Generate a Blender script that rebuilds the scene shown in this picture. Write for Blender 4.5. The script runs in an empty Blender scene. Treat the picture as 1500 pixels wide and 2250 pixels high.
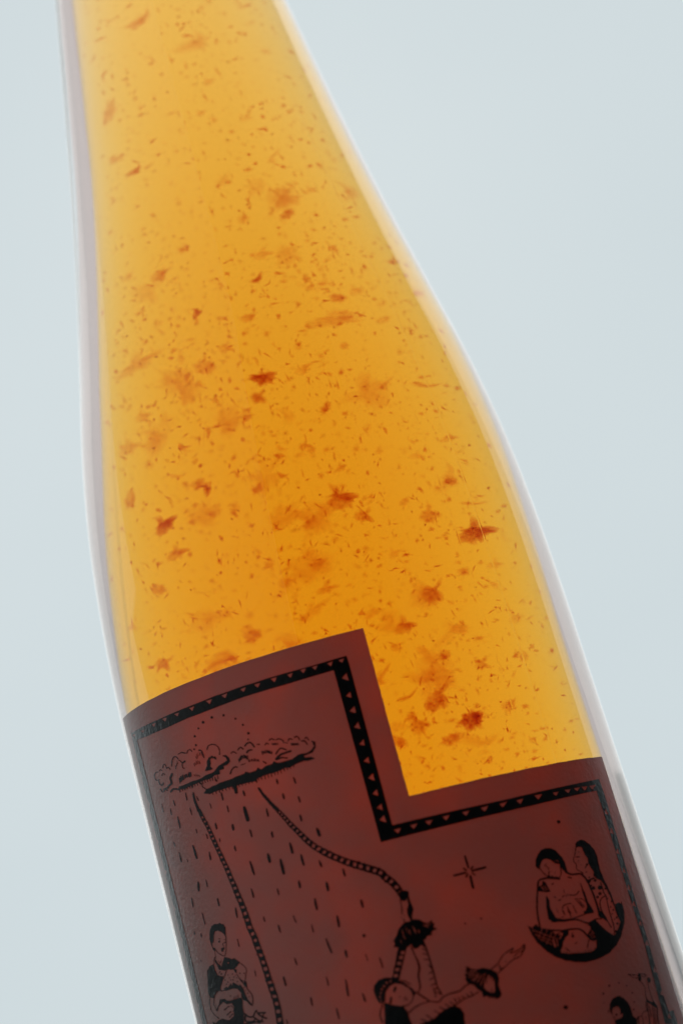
import bpy, bmesh, math, random
from mathutils import Matrix, Vector, noise
from mathutils.geometry import delaunay_2d_cdt

scene = bpy.context.scene
col = scene.collection
R = math.radians
MM = 0.001

# ------------------------------------------------------------------ camera
CAM_PITCH = R(28.0)
CAM_LOC = Vector((0.0, 0.0, 1.45))
cam_data = bpy.data.cameras.new('camera')
cam_data.sensor_fit = 'VERTICAL'
cam_data.sensor_height = 36.0
cam_data.sensor_width = 24.0
cam_data.lens = 54.275
cam_data.clip_start = 0.01
cam_data.clip_end = 5000.0
cam_data.dof.use_dof = True
cam_data.dof.focus_distance = 0.246
cam_data.dof.aperture_fstop = 13.0
cam = bpy.data.objects.new('camera', cam_data)
cam.location = CAM_LOC
cam.rotation_euler = (R(90.0) + CAM_PITCH, 0.0, 0.0)
col.objects.link(cam)
scene.camera = cam

# ------------------------------------------------------------------ sky, sun, exposure
SUN_EL, SUN_AZ = R(40.0), R(0.0)          # veiled sun, beyond the bottle
world = bpy.data.worlds.new('World')
scene.world = world
world.use_nodes = True
wn, wl = world.node_tree.nodes, world.node_tree.links
wn.clear()
w_out = wn.new('ShaderNodeOutputWorld')
w_bg = wn.new('ShaderNodeBackground')
w_bg.inputs['Strength'].default_value = 0.1
w_sky = wn.new('ShaderNodeTexSky')
w_sky.sky_type = 'NISHITA'
w_sky.sun_disc = False
w_sky.sun_elevation = SUN_EL
w_sky.sun_rotation = SUN_AZ
w_tc = wn.new('ShaderNodeTexCoord')
w_ns = wn.new('ShaderNodeTexNoise')
w_ns.inputs['Scale'].default_value = 2.2
w_ns.inputs['Detail'].default_value = 4.0
w_ns.inputs['Roughness'].default_value = 0.45
w_rp = wn.new('ShaderNodeValToRGB')       # high, thick cloud deck
w_rp.color_ramp.elements[0].position = 0.3
w_rp.color_ramp.elements[0].color = (6.0, 6.82, 7.08, 1)
w_rp.color_ramp.elements[1].position = 0.7
w_rp.color_ramp.elements[1].color = (6.45, 7.22, 7.45, 1)
w_mx = wn.new('ShaderNodeMix')
w_mx.data_type = 'RGBA'
w_mx.inputs['Factor'].default_value = 0.97
wl.new(w_tc.outputs['Generated'], w_ns.inputs['Vector'])
wl.new(w_ns.outputs['Fac'], w_rp.inputs['Fac'])
wl.new(w_sky.outputs['Color'], w_mx.inputs['A'])
wl.new(w_rp.outputs['Color'], w_mx.inputs['B'])
wl.new(w_mx.outputs['Result'], w_bg.inputs['Color'])
wl.new(w_bg.outputs['Background'], w_out.inputs['Surface'])

sun_data = bpy.data.lights.new('sun', 'SUN')
sun_data.energy = 0.60
sun_data.angle = R(86.0)
sun_data.color = (1.0, 0.92, 0.84)
sun = bpy.data.objects.new('sun', sun_data)
sun.rotation_euler = (-(math.pi / 2 - SUN_EL), 0.0, 0.0)   # light comes from +Y, above
col.objects.link(sun)

vs = scene.view_settings
vs.view_transform = 'Standard'
vs.look = 'None'
vs.exposure = 0.0
vs.gamma = 1.0
vs.use_curve_mapping = False
cy = scene.cycles
cy.max_bounces = 32
cy.transmission_bounces = 32
cy.transparent_max_bounces = 32
cy.glossy_bounces = 8
cy.diffuse_bounces = 5
cy.volume_bounces = 0
cy.caustics_refractive = True
cy.caustics_reflective = True
cy.blur_glossy = 0.0
cy.sample_clamp_indirect = 0.0

# ------------------------------------------------------------------ helpers
def new_mat(name):
    m = bpy.data.materials.new(name)
    m.use_nodes = True
    m.node_tree.nodes.clear()
    return m, m.node_tree.nodes, m.node_tree.links

def link_mesh(name, me, mat, parent=None, smooth=True):
    if mat:
        me.materials.clear()
        me.materials.append(mat)
    if smooth:
        for p in me.polygons:
            p.use_smooth = True
    o = bpy.data.objects.new(name, me)
    col.objects.link(o)
    if parent:
        o.parent = parent
    return o

def tag(o, label=None, category=None, group=None, kind=None):
    if label: o['label'] = label
    if category: o['category'] = category
    if group: o['group'] = group
    if kind: o['kind'] = kind

def axis_dx(z):
    """The blown bottle leans a touch: neck a little off the axis of the body."""
    if z < 40: return 0.0
    t = z - 40
    return 0.0165 * t * t / (t + 12.0)

def hermite(profile, n):
    """(r, z) profile resampled by arc length with smooth tangents."""
    pts = [Vector(p) for p in profile]
    out = []
    for i in range(len(pts) - 1):
        p0, p1 = pts[max(i - 1, 0)], pts[i]
        p2, p3 = pts[i + 1], pts[min(i + 2, len(pts) - 1)]
        k = max(2, int((p2 - p1).length / n))
        for j in range(k):
            t = j / k
            m1, m2 = (p2 - p0) * 0.5, (p3 - p1) * 0.5
            l = (p2 - p1).length
            if (p2 - p0).length > 0: m1 = (p2 - p0).normalized() * l
            if (p3 - p1).length > 0: m2 = (p3 - p1).normalized() * l
            a = p1 * (2*t**3 - 3*t*t + 1) + m1 * (t**3 - 2*t*t + t) + p2 * (-2*t**3 + 3*t*t) + m2 * (t**3 - t*t)
            out.append((max(a[0], 0.0), a[1]))
    out.append(profile[-1])
    return out

def lathe(name, prof, seg=160, wobble=0.0, shift=None):
    """Closed solid of revolution about Z, millimetres in, metres out (base at z = 0)."""
    verts, faces = [], []
    rows = []
    sh = shift or (lambda z: 0.0)
    for r, z in prof:
        if r < 1e-4:
            rows.append([len(verts)])
            verts.append(((axis_dx(z) + sh(z)) * MM, 0.0, (z + BASE) * MM))
        else:
            row = []
            for k in range(seg):
                a = 2 * math.pi * k / seg
                rr = r
                if wobble:
                    rr += wobble * noise.noise(Vector((math.cos(a) * 1.6, math.sin(a) * 1.6, z * 0.02)))
                row.append(len(verts))
                verts.append(((rr * math.cos(a) + axis_dx(z) + sh(z)) * MM, rr * math.sin(a) * MM, (z + BASE) * MM))
            rows.append(row)
    for a, b in zip(rows, rows[1:]):
        if len(a) == 1 and len(b) == 1: continue
        for k in range(seg):
            k2 = (k + 1) % seg
            if len(a) == 1: faces.append((a[0], b[k2], b[k]))
            elif len(b) == 1: faces.append((a[k], a[k2], b[0]))
            else: faces.append((a[k], a[k2], b[k2], b[k]))
    me = bpy.data.meshes.new(name)
    me.from_pydata(verts, [], faces)
    bm = bmesh.new(); bm.from_mesh(me)
    bmesh.ops.recalc_face_normals(bm, faces=bm.faces)
    bm.to_mesh(me); bm.free()
    return me

# ------------------------------------------------------------------ ground, and walls added to shape the light (out of frame)
m_ground, n, l = new_mat('weathered_concrete')
o_ = n.new('ShaderNodeOutputMaterial'); d_ = n.new('ShaderNodeBsdfDiffuse')
t_ = n.new('ShaderNodeTexNoise'); t_.inputs['Scale'].default_value = 60
r_ = n.new('ShaderNodeValToRGB')
r_.color_ramp.elements[0].color = (0.06, 0.06, 0.06, 1); r_.color_ramp.elements[1].color = (0.11, 0.11, 0.105, 1)
l.new(t_.outputs['Fac'], r_.inputs['Fac']); l.new(r_.outputs['Color'], d_.inputs['Color']); l.new(d_.outputs[0], o_.inputs['Surface'])
me = bpy.data.meshes.new('ground')
S = 400.0
me.from_pydata([(-S, -S, 0), (S, -S, 0), (S, S, 0), (-S, S, 0)], [], [(0, 1, 2, 3)])
ground = link_mesh('ground', me, m_ground, smooth=False)
tag(ground, 'grey concrete ground below the bottle, out of frame', 'ground', kind='structure')

def painted(name, c0, c1):
    m, n, l = new_mat(name)
    o_ = n.new('ShaderNodeOutputMaterial'); d_ = n.new('ShaderNodeBsdfDiffuse')
    t_ = n.new('ShaderNodeTexNoise'); t_.inputs['Scale'].default_value = 9
    r_ = n.new('ShaderNodeValToRGB')
    r_.color_ramp.elements[0].color = c0 + (1,); r_.color_ramp.elements[1].color = c1 + (1,)
    l.new(t_.outputs['Fac'], r_.inputs['Fac']); l.new(r_.outputs['Color'], d_.inputs['Color']); l.new(d_.outputs[0], o_.inputs['Surface'])
    return m
# the bottle is held up between unseen walls, added to shade the label and steer reflections
PX0, PX1, PY0, PY1, PZ = -0.62, 0.62, -1.2, 0.50, 2.3
def slab(name, x0, x1, y0, y1, z0, z1, mat, label):
    bm = bmesh.new()
    bmesh.ops.create_cube(bm, size=1.0, matrix=Matrix.Translation(((x0 + x1) / 2, (y0 + y1) / 2, (z0 + z1) / 2)) @ Matrix.Diagonal((x1 - x0, y1 - y0, z1 - z0, 1.0)))
    me = bpy.data.meshes.new(name); bm.to_mesh(me); bm.free()
    o = link_mesh(name, me, mat, smooth=False)
    tag(o, label, 'added wall', kind='structure')
m_dark = painted('dark_light_block', (0.015, 0.014, 0.013), (0.035, 0.032, 0.03))
m_pale = painted('white_light_bounce', (0.78, 0.78, 0.77), (0.84, 0.84, 0.83))
m_grey = painted('grey_light_block', (0.08, 0.08, 0.08), (0.12, 0.12, 0.12))
slab('light_block_back', PX0 - 0.1, PX1 + 0.1, PY0 - 0.1, PY0, 0.0, PZ + 1.9, m_dark, 'added dark slab behind the camera, keeps reflections off the glass, unseen')
slab('light_bounce_left', PX0 - 0.1, PX0, PY0 + 0.002, PY1 - 0.12, 0.0, PZ + 0.2, m_pale, 'added white slab left of the bottle, throws light on the label, unseen')
slab('light_bounce_front_left', PX0 - 0.1, PX0, PY1 - 0.12, PY1, 0.0, 1.62, m_pale, 'low end of the added white slab, unseen')
slab('light_block_right', PX1, PX1 + 0.1, PY0 + 0.002, PY1, 0.0, PZ + 0.9, m_grey, 'added grey slab right of the bottle, blocks side light, unseen')

# ------------------------------------------------------------------ bottle
BASE = 95.0                                # label datum sits 95 mm above the base
D, PITCH, ROLL, YAW = 268.283, 0.257201, -0.287265, 0.0257285
cp, sp, cyw, syw = math.cos(PITCH), math.sin(PITCH), math.cos(YAW), math.sin(YAW)
fwd = Vector((syw * cp, cyw * cp, sp)); rgt = Vector((cyw, -syw, 0)); up = rgt.cross(fwd)
r2 = math.cos(ROLL) * rgt + math.sin(ROLL) * up
u2 = -math.sin(ROLL) * rgt + math.cos(ROLL) * up
wr, wf = Vector((1, 0, 0)), Vector((0, math.cos(CAM_PITCH), math.sin(CAM_PITCH)))
wu = wr.cross(wf)
ROT = Matrix((wr, wu, wf)).transposed() @ Matrix((r2, u2, fwd))
BOTTLE_ROT = ROT.to_4x4()
base_pos = CAM_LOC + ROT @ (Vector((0.0, D, -BASE)) * MM)

m_glass, n, l = new_mat('clear_bottle_glass')
o_ = n.new('ShaderNodeOutputMaterial'); g_ = n.new('ShaderNodeBsdfGlass')
g_.inputs['IOR'].default_value = 1.5; g_.inputs['Roughness'].default_value = 0.0
tc = n.new('ShaderNodeTexCoord'); nz = n.new('ShaderNodeTexNoise'); bp = n.new('ShaderNodeBump')
mp = n.new('ShaderNodeMapping'); mp.inputs['Scale'].default_value = (60, 60, 14)
nz.inputs['Scale'].default_value = 1.0; nz.inputs['Detail'].default_value = 1.5
bp.inputs['Strength'].default_value = 0.25; bp.inputs['Distance'].default_value = 0.0002
l.new(tc.outputs['Object'], mp.inputs['Vector']); l.new(mp.outputs['Vector'], nz.inputs['Vector'])
sp_ = n.new('ShaderNodeSeparateXYZ'); at = n.new('ShaderNodeMath'); at.operation = 'ARCTAN2'
ng = n.new('ShaderNodeMath'); ng.operation = 'MULTIPLY'; ng.inputs[1].default_value = -1.0
l.new(tc.outputs['Object'], sp_.inputs[0]); l.new(sp_.outputs['Y'], ng.inputs[0]); l.new(sp_.outputs['X'], at.inputs[0]); l.new(ng.outputs[0], at.inputs[1])
hs = None
for th0, wd in ((R(42.0), 0.006), (R(34.3), 0.004), (R(42.0 - 180), 0.006)):    # mould seams and a drawn line
    sb = n.new('ShaderNodeMath'); sb.operation = 'SUBTRACT'; sb.inputs[1].default_value = th0; l.new(at.outputs[0], sb.inputs[0])
    ab = n.new('ShaderNodeMath'); ab.operation = 'ABSOLUTE'; l.new(sb.outputs[0], ab.inputs[0])
    ms = n.new('ShaderNodeMapRange'); ms.interpolation_type = 'SMOOTHSTEP'
    ms.inputs['From Min'].default_value = wd; ms.inputs['From Max'].default_value = 0.0
    ms.inputs['To Max'].default_value = 0.5 if wd > 0.005 else 0.3
    l.new(ab.outputs[0], ms.inputs['Value'])
    if hs is None: hs = ms.outputs[0]
    else:
        ad = n.new('ShaderNodeMath'); ad.operation = 'ADD'; l.new(hs, ad.inputs[0]); l.new(ms.outputs[0], ad.inputs[1]); hs = ad.outputs[0]
ad = n.new('ShaderNodeMath'); ad.operation = 'ADD'; l.new(hs, ad.inputs[0]); l.new(nz.outputs['Fac'], ad.inputs[1])
l.new(ad.outputs[0], bp.inputs['Height']); l.new(bp.outputs['Normal'], g_.inputs['Normal'])
va = n.new('ShaderNodeVolumeAbsorption'); va.inputs['Color'].default_value = (0.58, 0.55, 0.57, 1); va.inputs['Density'].default_value = 7.0
l.new(g_.outputs[0], o_.inputs['Surface']); l.new(va.outputs[0], o_.inputs['Volume'])

OUTER = [(0, -90), (26, -92.5), (33, -95), (36.5, -94.6), (39.2, -92), (40, -88), (40, -60), (40, 0), (40, 30), (40, 45), (39.56, 60), (38.5, 75), (36.5, 90),
         (33.7, 105), (30.0, 125), (26.0, 150), (22.5, 175), (19.5, 196), (16.4, 213), (14.2, 225), (14.2, 236), (15.2, 237), (15.4, 241), (14.8, 243), (10, 243.4), (0, 243.4)]
root = bpy.data.objects.new('wine_bottle', None)
col.objects.link(root)
root.matrix_world = Matrix.Translation(base_pos) @ BOTTLE_ROT
tag(root, 'clear glass bottle of cloudy amber wine tilted against a pale sky', 'bottle')
glass = link_mesh('glass_body', lathe('glass_body', hermite(OUTER, 3.0), 192), m_glass, root)

def outer_r(z):
    P = [p for p in OUTER[5:20]]
    for a, b in zip(P, P[1:]):
        if a[1] <= z <= b[1]:
            return a[0] + (b[0] - a[0]) * (z - a[1]) / (b[1] - a[1])
    return 14.2

def bore(z):
    """Bore radius: wall thickened, more towards the neck, to make a pale edge reflection."""
    K = [(-100, 0.715), (20, 0.715), (50, 0.71), (75, 0.695), (100, 0.67), (140, 0.625), (230, 0.60)]
    for a, b in zip(K, K[1:]):
        if a[0] <= z <= b[0]:
            return outer_r(z) * (a[1] + (b[1] - a[1]) * (z - a[0]) / (b[0] - a[0]))
    return outer_r(z) * 0.6

def bore_shift(z):
    """Bore pushed off centre to set the width of each pale edge reflection."""
    t = min(max((z - 30) / 75.0, 0.0), 1.0)
    return -0.7 + 2.0 * t * t * (3 - 2 * t)

m_wine, n, l = new_mat('cloudy_amber_wine')
o_ = n.new('ShaderNodeOutputMaterial'); g_ = n.new('ShaderNodeBsdfRefraction'); va = n.new('ShaderNodeVolumeAbsorption')
gs = n.new('ShaderNodeBsdfGlossy'); gs.inputs['Color'].default_value = (0.62, 0.52, 0.50, 1); gs.inputs['Roughness'].default_value = 0.22
fz = n.new('ShaderNodeFresnel'); fz.inputs['IOR'].default_value = 1.34 / 1.5
mi = n.new('ShaderNodeMixShader'); l.new(fz.outputs[0], mi.inputs['Fac']); l.new(g_.outputs[0], mi.inputs[1]); l.new(gs.outputs[0], mi.inputs[2])
g_.inputs['Roughness'].default_value = 0.0
g_.inputs['IOR'].default_value = 1.34 / 1.5
SIG = (0.5, 13.2, 58.0)
va.inputs['Density'].default_value = 60.0
va.inputs['Color'].default_value = tuple(1 - x / 60.0 for x in SIG) + (1,)
tc = n.new('ShaderNodeTexCoord'); sx = n.new('ShaderNodeSeparateXYZ')
mr = n.new('ShaderNodeMapRange'); cr = n.new('ShaderNodeValToRGB')      # refraction tint, deeper low in the bottle, paler in the neck
mr.inputs['From Min'].default_value = 0.15; mr.inputs['From Max'].default_value = 0.30
cr.color_ramp.elements[0].color = (0.985, 0.83, 0.46, 1); cr.color_ramp.elements[1].color = (0.985, 0.91, 0.87, 1)
l.new(tc.outputs['Object'], sx.inputs[0]); l.new(sx.outputs['Z'], mr.inputs['Value']); l.new(mr.outputs[0], cr.inputs['Fac'])
l.new(cr.outputs['Color'], g_.inputs['Color'])
l.new(mi.outputs[0], o_.inputs['Surface']); l.new(va.outputs[0], o_.inputs['Volume'])
wine_prof = [(0, -84), (18, -85.5), (23, -86.0), (26.5, -83)] + [(bore(z), z) for z in range(-70, 215, 12)] + [(7.6, 220), (0, 220)]
wine = link_mesh('wine', lathe('wine', hermite(wine_prof, 2.0), 192, shift=bore_shift), m_wine)
wine.matrix_world = root.matrix_world.copy()
tag(wine, 'cloudy orange amber wine with floating sediment inside the bottle', 'wine')

# ------------------------------------------------------------------ labels
def paper(name, trans, albedo, tint, glow_patches=0.0):
    m, n, l = new_mat(name)
    o_ = n.new('ShaderNodeOutputMaterial')
    df = n.new('ShaderNodeBsdfDiffuse'); tr = n.new('ShaderNodeBsdfTranslucent'); gl = n.new('ShaderNodeBsdfGlossy')
    df.inputs['Color'].default_value = albedo + (1,); tr.inputs['Color'].default_value = tint + (1,)
    gl.inputs['Roughness'].default_value = 0.3
    mx = n.new('ShaderNodeMixShader'); mx.inputs['Fac'].default_value = trans
    mg = n.new('ShaderNodeMixShader')
    fr = n.new('ShaderNodeFresnel'); fr.inputs['IOR'].default_value = 1.5
    tc = n.new('ShaderNodeTexCoord'); nz = n.new('ShaderNodeTexNoise'); bp = n.new('ShaderNodeBump')
    nz.inputs['Scale'].default_value = 1500.0; nz.inputs['Detail'].default_value = 3.0
    bp.inputs['Strength'].default_value = 0.5; bp.inputs['Distance'].default_value = 0.0002
    l.new(tc.outputs['Object'], nz.inputs['Vector']); l.new(nz.outputs['Fac'], bp.inputs['Height'])
    for s in (df, gl): l.new(bp.outputs['Normal'], s.inputs['Normal'])
    if glow_patches:                                   # blurred glow patches put into the paper's translucency
        nb = n.new('ShaderNodeTexNoise'); nb.inputs['Scale'].default_value = 75.0; nb.inputs['Detail'].default_value = 3.0; nb.inputs['Roughness'].default_value = 0.5
        mb = n.new('ShaderNodeMapRange'); mb.interpolation_type = 'SMOOTHSTEP'
        mb.inputs['From Min'].default_value = 0.38; mb.inputs['From Max'].default_value = 0.72
        mb.inputs['To Min'].default_value = trans - glow_patches; mb.inputs['To Max'].default_value = trans + glow_patches * 1.5
        l.new(tc.outputs['Object'], nb.inputs['Vector']); l.new(nb.outputs['Fac'], mb.inputs['Value']); l.new(mb.outputs[0], mx.inputs['Fac'])
    l.new(df.outputs[0], mx.inputs[1]); l.new(tr.outputs[0], mx.inputs[2])
    l.new(mx.outputs[0], mg.inputs[1]); l.new(gl.outputs[0], mg.inputs[2]); l.new(fr.outputs[0], mg.inputs['Fac'])
    l.new(mg.outputs[0], o_.inputs['Surface'])
    return m
m_label = paper('textured_label_paper', 0.30, (0.46, 0.44, 0.42), (0.95, 0.13, 0.04), 0.06)
m_back = paper('plain_back_label_paper', 0.35, (0.8, 0.78, 0.78), (0.9, 0.86, 0.84))

m_ink, n, l = new_mat('black_printing_ink')
o_ = n.new('ShaderNodeOutputMaterial'); p_ = n.new('ShaderNodeBsdfPrincipled')
p_.inputs['Base Color'].default_value = (0.012, 0.013, 0.014, 1); p_.inputs['Roughness'].default_value = 0.3
tc = n.new('ShaderNodeTexCoord'); nz = n.new('ShaderNodeTexNoise'); bp = n.new('ShaderNodeBump')
nz.inputs['Scale'].default_value = 1500.0; nz.inputs['Detail'].default_value = 3.0
bp.inputs['Strength'].default_value = 0.5; bp.inputs['Distance'].default_value = 0.0002
l.new(tc.outputs['Object'], nz.inputs['Vector']); l.new(nz.outputs['Fac'], bp.inputs['Height']); l.new(bp.outputs['Normal'], p_.inputs['Normal'])
l.new(p_.outputs[0], o_.inputs['Surface'])

def wrap_flat(name, comps, radius, step=2.0, zstep=None):
    """Flat outlines (mm round the girth, mm up) wrapped on the cylinder of that radius."""
    bm = bmesh.new()
    smin, smax, zmin, zmax = 1e9, -1e9, 1e9, -1e9
    for rings in comps:
        flat, edges = [], []
        for r in rings:
            b0, m_ = len(flat), len(r)
            flat += [Vector(p) for p in r]
            edges += [(b0 + i, b0 + (i + 1) % m_) for i in range(m_)]
        for p in flat:
            smin, smax, zmin, zmax = min(smin, p.x), max(smax, p.x), min(zmin, p.y), max(zmax, p.y)
        seg = [(flat[i], flat[j]) for i, j in edges]
        res = delaunay_2d_cdt(flat, edges, [], 0, 1e-5, False)
        vs_ = [bm.verts.new((p.x, p.y, 0)) for p in res[0]]
        for t in res[2]:
            cx = sum(res[0][i].x for i in t) / len(t); cz = sum(res[0][i].y for i in t) / len(t)
            odd = False
            for p, q in seg:
                if (p.y <= cz) != (q.y <= cz) and p.x + (cz - p.y) / (q.y - p.y) * (q.x - p.x) > cx: odd = not odd
            if odd: bm.faces.new([vs_[i] for i in t])
        bmesh.ops.delete(bm, geom=[v for v in vs_ if not v.link_faces], context='VERTS')
    k = math.ceil(smin / step) * step
    while k < smax:
        bmesh.ops.bisect_plane(bm, geom=bm.verts[:] + bm.edges[:] + bm.faces[:], plane_co=(k, 0, 0), plane_no=(1, 0, 0), dist=1e-5)
        k += step
    if zstep:
        k = math.ceil(zmin / zstep) * zstep
        while k < zmax:
            bmesh.ops.bisect_plane(bm, geom=bm.verts[:] + bm.edges[:] + bm.faces[:], plane_co=(0, k, 0), plane_no=(0, 1, 0), dist=1e-5)
            k += zstep
    for v in bm.verts:
        s, z = v.co.x, v.co.y
        a = s / 40.0
        v.co = Vector((radius * math.sin(a) + axis_dx(z), -radius * math.cos(a), z + BASE)) * MM
    bm.normal_update()
    for f in bm.faces:
        c = f.calc_center_median()
        if f.normal.x * c.x + f.normal.y * c.y < 0: f.normal_flip()
    me = bpy.data.meshes.new(name); bm.to_mesh(me); bm.free()
    return me

def edge_line(a, b, n, rough, seed):
    rnd = random.Random(seed); out = []
    for i in range(n):
        t = i / n
        out.append((a[0] + (b[0] - a[0]) * t + rnd.uniform(-rough, rough), a[1] + (b[1] - a[1]) * t + rnd.uniform(-rough, rough)))
    return out
OUTLINE = [(-50.2, 43.5), (4.05, 41.86), (3.55, 16.12), (42.35, 15.0), (40.0, -42.0), (-51.2, -41.0)]
ring = []
for i, (a, b) in enumerate(zip(OUTLINE, OUTLINE[1:] + OUTLINE[:1])):
    ring += edge_line(a, b, 24, 0.03, i)
label = link_mesh('front_label', wrap_flat('front_label', [[ring]], 40.14, 1.5), m_label, root)
bl = bmesh.new(); bl.from_mesh(label.data)        # cut edge of the paper
cut = [e for e in bl.edges if e.is_boundary]
rim = [g for g in bmesh.ops.extrude_edge_only(bl, edges=cut)['geom'] if isinstance(g, bmesh.types.BMVert)]
for v in rim:
    k = 40.02 / 40.14
    v.co.x *= k; v.co.y *= k
bmesh.ops.split_edges(bl, edges=cut)
bl.to_mesh(label.data); bl.free()
label['label'] = 'dark backlit paper label with stepped top edge and black woodcut drawings'

back = []
BACKL = [(83, 13.5), (166, 13.0), (166, -42), (83, -42)]
for i, (a, b) in enumerate(zip(BACKL, BACKL[1:] + BACKL[:1])):
    back += edge_line(a, b, 24, 0.02, 40 + i)
back_label = link_mesh('back_label', wrap_flat('back_label', [[back]], 40.14, 1.5), m_back, root)
back_label['label'] = 'pale back label seen edge on through the glass'

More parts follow.
